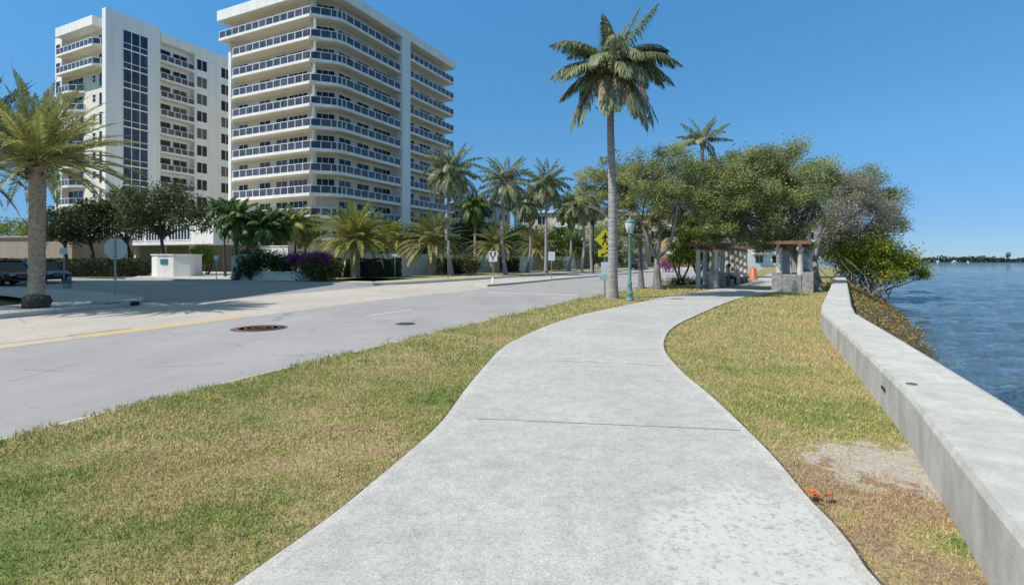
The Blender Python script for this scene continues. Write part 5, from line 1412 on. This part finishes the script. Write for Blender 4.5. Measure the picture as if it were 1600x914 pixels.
# ------------------------------------------------------------------ the pergola: two colonnades beside the walk
PD = Vector((0.535, 0.845)); PERP = Vector((0.845, -0.535))
def colonnade(lab, o, side, n, gaps):
    rz = math.atan2(PD.y, PD.x); root = thing('pergola', lab, 'pergola', (o[0], o[1], 0), rz, 'pergola halves on both sides of the walk')
    # local x along the walk, local y away from the walk = +side
    sp = 1.75; H = 2.18; Ln = sp * (n - 1)
    for r, y in ((0, 0.0), (1, 0.95)):
        for i in range(n):
            m = MB(); m.lathe([(0.18, -0.1), (0.18, 0.12), (0.14, 0.18), (0.13, 1.2), (0.11, H - 0.2), (0.16, H - 0.12), (0.16, H)], 14, (i * sp, side * y, 0)); m.build('column', MAT['pergola_column'], root)
        m = MB(); m.box(-0.5, Ln + 0.5, side*y - 0.07, side*y + 0.07, H + 0.001, H + 0.17); m.build('beam', MAT['wood_beam'], root)
    m = MB(); k = int((Ln + 0.8) / 0.33)
    for i in range(k + 1):
        x = -0.4 + i * 0.33; a, b = sorted((side * -0.45, side * 1.4)); m.box(x - 0.03, x + 0.03, a, b, H + 0.172, H + 0.33)
    m.build('rafters', MAT['wood_beam'], root)
    for i in range(n - 1):
        if i in gaps: continue
        m = MB(); a, b = sorted((side * -0.12, side * 0.34)); m.box(i*sp - 0.22 if i == 0 else i*sp + 0.19, (i+1)*sp - 0.19, a, b, -0.1, 0.80); m.build('stone_bench_wall', MAT['coral_stone'], root, bevel=0.02)
    a, b = sorted((side * 0.15, side * 1.02))
    if side < 0: m = MB(); m.box(-0.30, 0.22, a, b, -0.1, 0.86); m.build('stone_end_wall', MAT['coral_stone'], root, bevel=0.03)
    for y in ((-0.05, 1.28) if side < 0 else (0.1,)):
        m = MB(); m.box(-0.32, 0.28, side*y - 0.24, side*y + 0.24, -0.1, 0.98); m.build('stone_pier', MAT['coral_stone'], root, bevel=0.03)
    # bench seat in the gap
    for g in gaps:
        m = MB(); a, b = sorted((side * -0.22, side * 0.45)); m.box(g*sp + 0.25, (g+1)*sp - 0.25, a, b, 0.38, 0.45)
        for xx in (g*sp + 0.3, (g+1)*sp - 0.4): m.box(xx, xx + 0.1, a + 0.04, b - 0.04, -0.05, 0.379)
        m.build('bench', MAT['coral_stone'], root)
    return root
LB = ground(1119, 451, 0); RB = ground(1212, 455.5, 0)
colonnade('wooden pergola half on stone walls left of the walk, with a person seated inside', (LB.x, LB.y), 1, 7, (1, 4, 5))
colonnade('wooden pergola half on dark stone walls right of the walk, under the largest tree', (RB.x + 0.15, RB.y), -1, 7, (3, 5))
bo = thing('bollard', 'short white bollard in front of the left pergola half', 'bollard', ground(1106, 449, 0))
m = MB(); m.lathe([(0.09, -0.05), (0.09, 0.75), (0.11, 0.76), (0.11, 0.84), (0.0, 0.9)], 14); m.build('post', MAT['sign_white'], bo)
dr = thing('traffic_barrel', 'orange plastic barrel standing beside the walk past the pergola', 'barrel', G(1177, 41))
m = MB(); m.lathe([(0.36, -0.02), (0.36, 0.06), (0.29, 0.07), (0.28, 0.35), (0.265, 0.36), (0.255, 0.65), (0.24, 0.66), (0.23, 0.92), (0.12, 0.95), (0, 0.95)], 18); m.build('body', MAT['orange_plastic'], dr)
m = MB(); m.tube([(-0.08, 0, 0.95), (-0.07, 0, 1.06), (0.07, 0, 1.06), (0.08, 0, 0.95)], 0.018, 6); m.build('handle', MAT['orange_plastic'], dr)

# seated person: one skinned body
def person():
    q = Vector((LB.x, LB.y)) + PD * 3.08 + Vector((-PD.y, PD.x)) * -0.06
    root = thing('person', 'person sitting on the pergola bench in a pale grey shirt and dark trousers', 'person', (q.x, q.y, 0.0), math.atan2(PERP.y, PERP.x))
    # local x = facing (toward the walk)
    def skin(name, V, E, rad, mat, lev=2, rt=0):
        me = bpy.data.meshes.new(name); me.from_pydata(V, E, []); me.materials.append(mat)
        o = link(name, me, root); s = o.modifiers.new('skin', 'SKIN')
        lay = me.skin_vertices[0].data
        for i, r in enumerate(rad): lay[i].radius = (r, r) if not isinstance(r, tuple) else r
        lay[rt].use_root = True; s.use_smooth_shade = True
        u = o.modifiers.new('sub', 'SUBSURF'); u.levels = lev; u.render_levels = lev; return o
    V = [(0, 0, 0.52), (-0.02, 0, 0.72), (0.02, 0, 0.95), (0.05, 0, 1.06), (0.09, 0, 1.18), (0.11, 0, 1.28),
         (0.02, 0.10, 0.52), (0.42, 0.13, 0.53), (0.40, 0.13, 0.10), (0.52, 0.14, 0.05), (0.02, -0.10, 0.52), (0.43, -0.12, 0.53), (0.46, -0.12, 0.10), (0.58, -0.12, 0.05),
         (0.03, 0.19, 0.98), (0.08, 0.24, 0.73), (0.30, 0.16, 0.62), (0.38, 0.14, 0.60), (0.03, -0.19, 0.98), (0.08, -0.24, 0.73), (0.30, -0.14, 0.62), (0.38, -0.12, 0.60)]
    E = [(0,1),(1,2),(2,3),(3,4),(4,5),(0,6),(6,7),(7,8),(8,9),(0,10),(10,11),(11,12),(12,13),(2,14),(14,15),(15,16),(16,17),(2,18),(18,19),(19,20),(20,21)]
    rad = [0.15, 0.145, 0.15, 0.06, 0.10, 0.085, 0.09, 0.07, 0.045, 0.04, 0.09, 0.07, 0.045, 0.04, 0.065, 0.048, 0.035, 0.04, 0.065, 0.048, 0.035, 0.04]
    skin('body', V, E, rad, MAT['skin'])
    skin('trousers', [(0, 0, 0.52), (-0.01, 0, 0.62), (0.02, 0.10, 0.52), (0.42, 0.13, 0.53), (0.40, 0.13, 0.12), (0.02, -0.10, 0.52), (0.43, -0.12, 0.53), (0.46, -0.12, 0.12)], [(0,1),(0,2),(2,3),(3,4),(0,5),(5,6),(6,7)], [0.17, 0.165, 0.105, 0.085, 0.062, 0.105, 0.085, 0.062], MAT['trousers_navy'])
    skin('shirt', [(-0.01, 0, 0.60), (-0.02, 0, 0.75), (0.02, 0, 0.96), (0.04, 0, 1.02), (0.03, 0.19, 0.98), (0.08, 0.24, 0.76), (0.03, -0.19, 0.98), (0.08, -0.24, 0.76)], [(0,1),(1,2),(2,3),(2,4),(4,5),(2,6),(6,7)], [0.165, 0.16, 0.165, 0.075, 0.078, 0.062, 0.078, 0.062], MAT['shirt_grey'])
    m = MB(); m.lathe([(0.0, -0.04), (0.098, -0.02), (0.112, 0.05), (0.095, 0.11), (0.05, 0.14), (0, 0.145)], 14, (0.075, 0, 1.22)); m.build('hair', MAT['hair'], root)
    m = MB(); m.tube([(0.185, 0, 1.22), (0.215, 0, 1.185)], [0.012, 0.018], 6); m.build('nose', MAT['skin'], root)
    for s in (-1, 1):
        m = MB(); m.lathe([(0, -0.008), (0.012, 0), (0, 0.008)], 8, (0.192, s*0.035, 1.225)); m.build('eye', MAT['hair'], root)
person()

# ------------------------------------------------------------------ cars
def car(lab, loc, rz, paintm, group, suv=True, L=4.7, W=1.86, H=1.68):
    root = thing('parked_car', lab, 'car', loc, rz, group)
    def sect(x, hw, z0, z1, rr=0.1):
        return [(x, -hw*0.93, z0), (x, -hw, z0 + 0.18), (x, -hw, z1 - 0.22), (x, -hw*0.95, z1 - 0.06), (x, -hw*0.80, z1), (x, hw*0.80, z1), (x, hw*0.95, z1 - 0.06), (x, hw, z1 - 0.22), (x, hw, z0 + 0.18), (x, hw*0.93, z0)]
    hL = L / 2; hw = W / 2
    st = [(-hL, hw*0.86, 0.42, 0.92), (-hL + 0.12, hw*0.95, 0.32, 1.02), (-hL + 0.6, hw, 0.27, 1.05), (-0.2, hw, 0.25, 1.02), (0.9, hw, 0.26, 1.00), (1.4, hw*0.98, 0.27, 0.96), (hL - 0.35, hw*0.94, 0.30, 0.88), (hL - 0.08, hw*0.86, 0.36, 0.78), (hL, hw*0.76, 0.45, 0.68)]
    m = MB(); v = []
    for s in st: v += sect(*s)
    k = 10; n = len(st)
    f = [(i*k + j, i*k + (j+1) % k, (i+1)*k + (j+1) % k, (i+1)*k + j) for i in range(n-1) for j in range(k)]
    f += [tuple(range(k-1, -1, -1)), tuple((n-1)*k + j for j in range(k))]
    m.add(v, f, 0, False); m.build('body', paintm, root, bevel=0.03)
    # greenhouse: glass block, roof and pillars
    b0 = [(-hL + 0.25, 1.03), (1.15, 0.99)]; t0 = [(-hL + 0.75, H - 0.07), (0.35, H - 0.09)]
    wl, wt = hw * 0.90, hw * 0.72
    g = MB(); vv = []
    for (x, z), w_ in ((b0[0], wl), (b0[1], wl), (t0[1], wt), (t0[0], wt)): vv += [(x, -w_, z - (0.04 if w_ == wl else 0)), (x, w_, z - (0.04 if w_ == wl else 0))]
    g.add(vv, [(0,1,3,2), (2,3,5,4), (4,5,7,6), (6,7,1,0), (0,2,4,6), (1,7,5,3)]); g.build('window', MAT['car_glass'], root)
    r_ = MB(); r_.prism([(t0[0][0] - 0.05, -wt*0.94), (t0[0][0] + 0.1, -wt*1.02), (t0[1][0] - 0.1, -wt*1.02), (t0[1][0] + 0.05, -wt*0.94), (t0[1][0] + 0.05, wt*0.94), (t0[1][0] - 0.1, wt*1.02), (t0[0][0] + 0.1, wt*1.02), (t0[0][0] - 0.05, wt*0.94)], H - 0.09, H); r_.build('roof', paintm, root, bevel=0.03)
    for s in (-1, 1):
        for xb, xt in ((b0[0][0], t0[0][0]), (b0[1][0], t0[1][0]), (-0.45, -0.55), (-1.45, -1.35)):
            p = MB(); p.tube([(xb, s*(wl+0.005), 1.0), (xt, s*(wt+0.005), H - 0.08)], 0.035, 6); p.build('pillar', paintm, root)
        h_ = MB(); h_.box(hL - 0.16, hL - 0.02, s*hw*0.60 - 0.14, s*hw*0.60 + 0.14, 0.60, 0.74); h_.build('headlight', MAT['lamp_lens'], root, bevel=0.02)
        h_ = MB(); h_.box(-hL - 0.01, -hL + 0.1, s*hw*0.72 - 0.1, s*hw*0.72 + 0.1, 0.68, 0.94); h_.build('taillight', MAT['tail_lens'], root, bevel=0.02)
        mm = MB(); a, b = sorted((s*hw*0.98, s*(hw + 0.2))); mm.box(0.72, 0.86, a, b, 1.02, 1.16); mm.build('mirror', paintm, root, bevel=0.03)
        for x in (-hL + 0.92, hL - 0.95):
            t = MB(); y0 = s * (hw - 0.20); y1 = s * (hw + 0.012)
            t.tube([(x, y0, 0.34), (x, y1 - s*0.03, 0.34), (x, y1, 0.34)], [0.345, 0.345, 0.315], 22); w_ = t.build('wheel', MAT['rubber'], root)
            t = MB(); t.tube([(x, y1, 0.34), (x, y1 + s*0.008, 0.34)], 0.21, 16); t.build('rim', MAT['chrome'], w_)
    gr = MB(); gr.box(hL - 0.05, hL + 0.012, -hw*0.38, hw*0.38, 0.52, 0.68); gr.build('grille', MAT['iron_grey'], root)
    bp = MB(); bp.box(hL - 0.12, hL + 0.03, -hw*0.72, hw*0.72, 0.32, 0.46); bp.build('bumper', MAT['car_black'], root, bevel=0.03)
    return root
GC = 'cars in the shaded side street'
rzc = math.atan2(-0.43, 0.90)
car('dark red car nosing out of the left edge of the picture', (-33.9, 34.8, ROAD_Z), rzc, MAT['car_red'], GC)
car('dark blue car half hidden behind the stout palm trunk', (-34.7, 38.2, ROAD_Z), rzc + 0.05, MAT['car_blue'], GC, H=1.75)
GE = 'cars far down the road'
rzr = math.atan2(0.88, 0.47)
car('black car far down the road, just left of the green lamp post', (22.6, 93, ROAD_Z), rzr, MAT['car_black'], GE)
car('silver car far down the road, partly behind the lamp post', (24.6, 99, ROAD_Z), rzr, MAT['car_silver'], GE, H=1.9)

# ------------------------------------------------------------------ the far shore
m = MB(); m.prism([(560, 742), (700, 746), (900, 738), (1300, 760), (2200, 800), (2200, 900), (560, 830)], -1.4, -0.7)
struct('far_shore', m, MAT['ground_scrub'])
rng = np.random.default_rng(77); C = []
for x in np.arange(572, 1300, 3.2):
    hgt = 5.0 + 1.6 * math.sin(x * 0.031) + 1.3 * math.sin(x * 0.093 + 1) + rng.uniform(-0.8, 0.8); hgt *= min(1, 0.35 + (x - 572) / 60)
    k = 40; C.append(np.c_[x + rng.normal(0, 3.0, k), 752 + rng.normal(0, 5, k), -0.6 + rng.uniform(0, max(1.2, hgt), k)])
C = np.concatenate(C); V = leaf_quads(C, 2.9, rng, 0.3, 0.8)
tag(link('far_treeline', np_mesh('far_treeline', V, np.arange(len(V)).reshape(-1, 4), MAT['far_leaf'], rng.random(len(C)))), kind='stuff')
B = Vector((716, 748, -0.8))
broad_tree('tree', 'lone tall dark tree standing above the far shore', 'tree', B, [(0,0,0), (0,0,7)], [[Vector((0,0,7)), Vector((-1,0,10))], [Vector((0,0,7)), Vector((1.5,0,10.5))]],
           [(B + Vector((0, 0, 11)), (2.6, 2, 3.0)), (B + Vector((1.2, 0, 9)), (2.2, 2, 2.2)), (B + Vector((-1, 0, 8)), (2, 2, 2))], 700, 0.9, MAT['far_leaf'], MAT['dark_bark'], 95, None, 0.3, 4, lean_r=0.4)
def boat(lab, loc, rz, L, mast=False):
    root = thing('boat', lab, 'boat', loc, rz, 'white boats off the far shore')
    m = MB(); o = [(-L/2, -L*0.15), (L*0.2, -L*0.16), (L/2, 0), (L*0.2, L*0.16), (-L/2, L*0.15)]
    v = [(x*0.9, y*0.7, -0.2) for x, y in o] + [(x, y, L*0.14) for x, y in o]
    m.add(v, [(4,3,2,1,0), (5,6,7,8,9)] + [(i, (i+1) % 5, 5+(i+1) % 5, 5+i) for i in range(5)]); m.build('hull', MAT['boat_white'], root)
    m = MB(); m.prism([(-L*0.2, -L*0.09), (L*0.15, -L*0.09), (L*0.15, L*0.09), (-L*0.2, L*0.09)], L*0.141, L*0.30); m.build('cabin', MAT['boat_white'], root)
    if mast: m = MB(); m.tube([(0, 0, L*0.3), (0, 0, L*1.3)], 0.16, 6); m.build('mast', MAT['boat_white'], root)
boat('white motor boat moored off the far shore', (598, 700, -1.2), 0.2, 9)
boat('smaller white boat off the far shore, right of the motor boat', (618, 703, -1.2), 1.2, 6)
boat('white sailing boat with a bare mast off the far shore', (580, 705, -1.2), 0.5, 7, True)

# ------------------------------------------------------------------ light, sky, camera
SUN_TRAVEL = Vector((0.92, 0.38)).normalized(); EL = R(52)
sd = Vector((-SUN_TRAVEL.x * math.cos(EL), -SUN_TRAVEL.y * math.cos(EL), math.sin(EL)))
L_ = bpy.data.lights.new('sun', 'SUN'); L_.energy = 3.7; L_.angle = R(0.55); L_.color = (1.0, 0.955, 0.89)
so = bpy.data.objects.new('sun', L_); COL.objects.link(so); so.rotation_euler = sd.to_track_quat('Z', 'Y').to_euler(); so.location = sd * 60
wd = bpy.data.worlds.new('World'); SC.world = wd; wd.use_nodes = True
nt = wd.node_tree; bg = nt.nodes['Background']
sk = nt.nodes.new('ShaderNodeTexSky'); sk.sky_type = 'NISHITA'; sk.sun_disc = False
sk.sun_elevation = EL; sk.sun_rotation = math.atan2(sd.x, sd.y); sk.altitude = 0; sk.air_density = 1.0; sk.dust_density = 0.0; sk.ozone_density = 2.0; sk.altitude = 6000
hs = nt.nodes.new('ShaderNodeHueSaturation'); hs.inputs['Saturation'].default_value = 1.15; nt.links.new(sk.outputs[0], hs.inputs['Color'])
tc = nt.nodes.new('ShaderNodeTexCoord'); sp_ = nt.nodes.new('ShaderNodeSeparateXYZ'); nt.links.new(tc.outputs['Generated'], sp_.inputs[0])
rp = nt.nodes.new('ShaderNodeValToRGB'); el_ = rp.color_ramp.elements
stops = [(0, (.30, .34, .39)), (.06, (.50, .535, .55)), (.2, (0.92, 1.12, 0.96)), (.45, (1.2, 1.8, 1.6)), (.60, (3.6, 2.7, 1.5)), (.8, (4.0, 2.5, 1.05))]
while len(el_) < len(stops): el_.new(0.5)
for e_, (ps, c_) in zip(el_, stops): e_.position = ps; e_.color = (c_[0] / 4.0, c_[1] / 4.0, c_[2] / 4.0, 1)
nt.links.new(sp_.outputs['Z'], rp.inputs[0])
def mul(a, b):
    x = nt.nodes.new('ShaderNodeMix'); x.data_type = 'RGBA'; x.blend_type = 'MULTIPLY'; x.inputs[0].default_value = 1.0
    nt.links.new(a, x.inputs[6])
    if isinstance(b, tuple): x.inputs[7].default_value = b
    else: nt.links.new(b, x.inputs[7])
    return x.outputs[2]
nt.links.new(mul(mul(hs.outputs[0], rp.outputs[0]), (4.0, 4.0, 4.0, 1)), bg.inputs['Color']); bg.inputs['Strength'].default_value = 0.14

cam = bpy.data.cameras.new('camera'); co = bpy.data.objects.new('camera', cam); COL.objects.link(co)
co.location = (0, 0, CAM_H); co.rotation_euler = (R(90), 0, 0)
cam.sensor_width = 36; cam.sensor_fit = 'HORIZONTAL'; cam.lens = FOCAL / 1600 * 36; cam.shift_y = (HOR - 457) / 1600
cam.clip_start = 0.1; cam.clip_end = 12000
SC.camera = co
SC.view_settings.view_transform = 'Standard'; SC.view_settings.look = 'None'; SC.view_settings.exposure = 0.42; SC.view_settings.gamma = 1.0
SC.view_settings.use_curve_mapping = False
SC.render.engine = 'CYCLES'
SC.cycles.max_bounces = 6; SC.cycles.diffuse_bounces = 5; SC.cycles.glossy_bounces = 3; SC.cycles.transmission_bounces = 3; SC.cycles.transparent_max_bounces = 4
SC.cycles.use_denoising = True
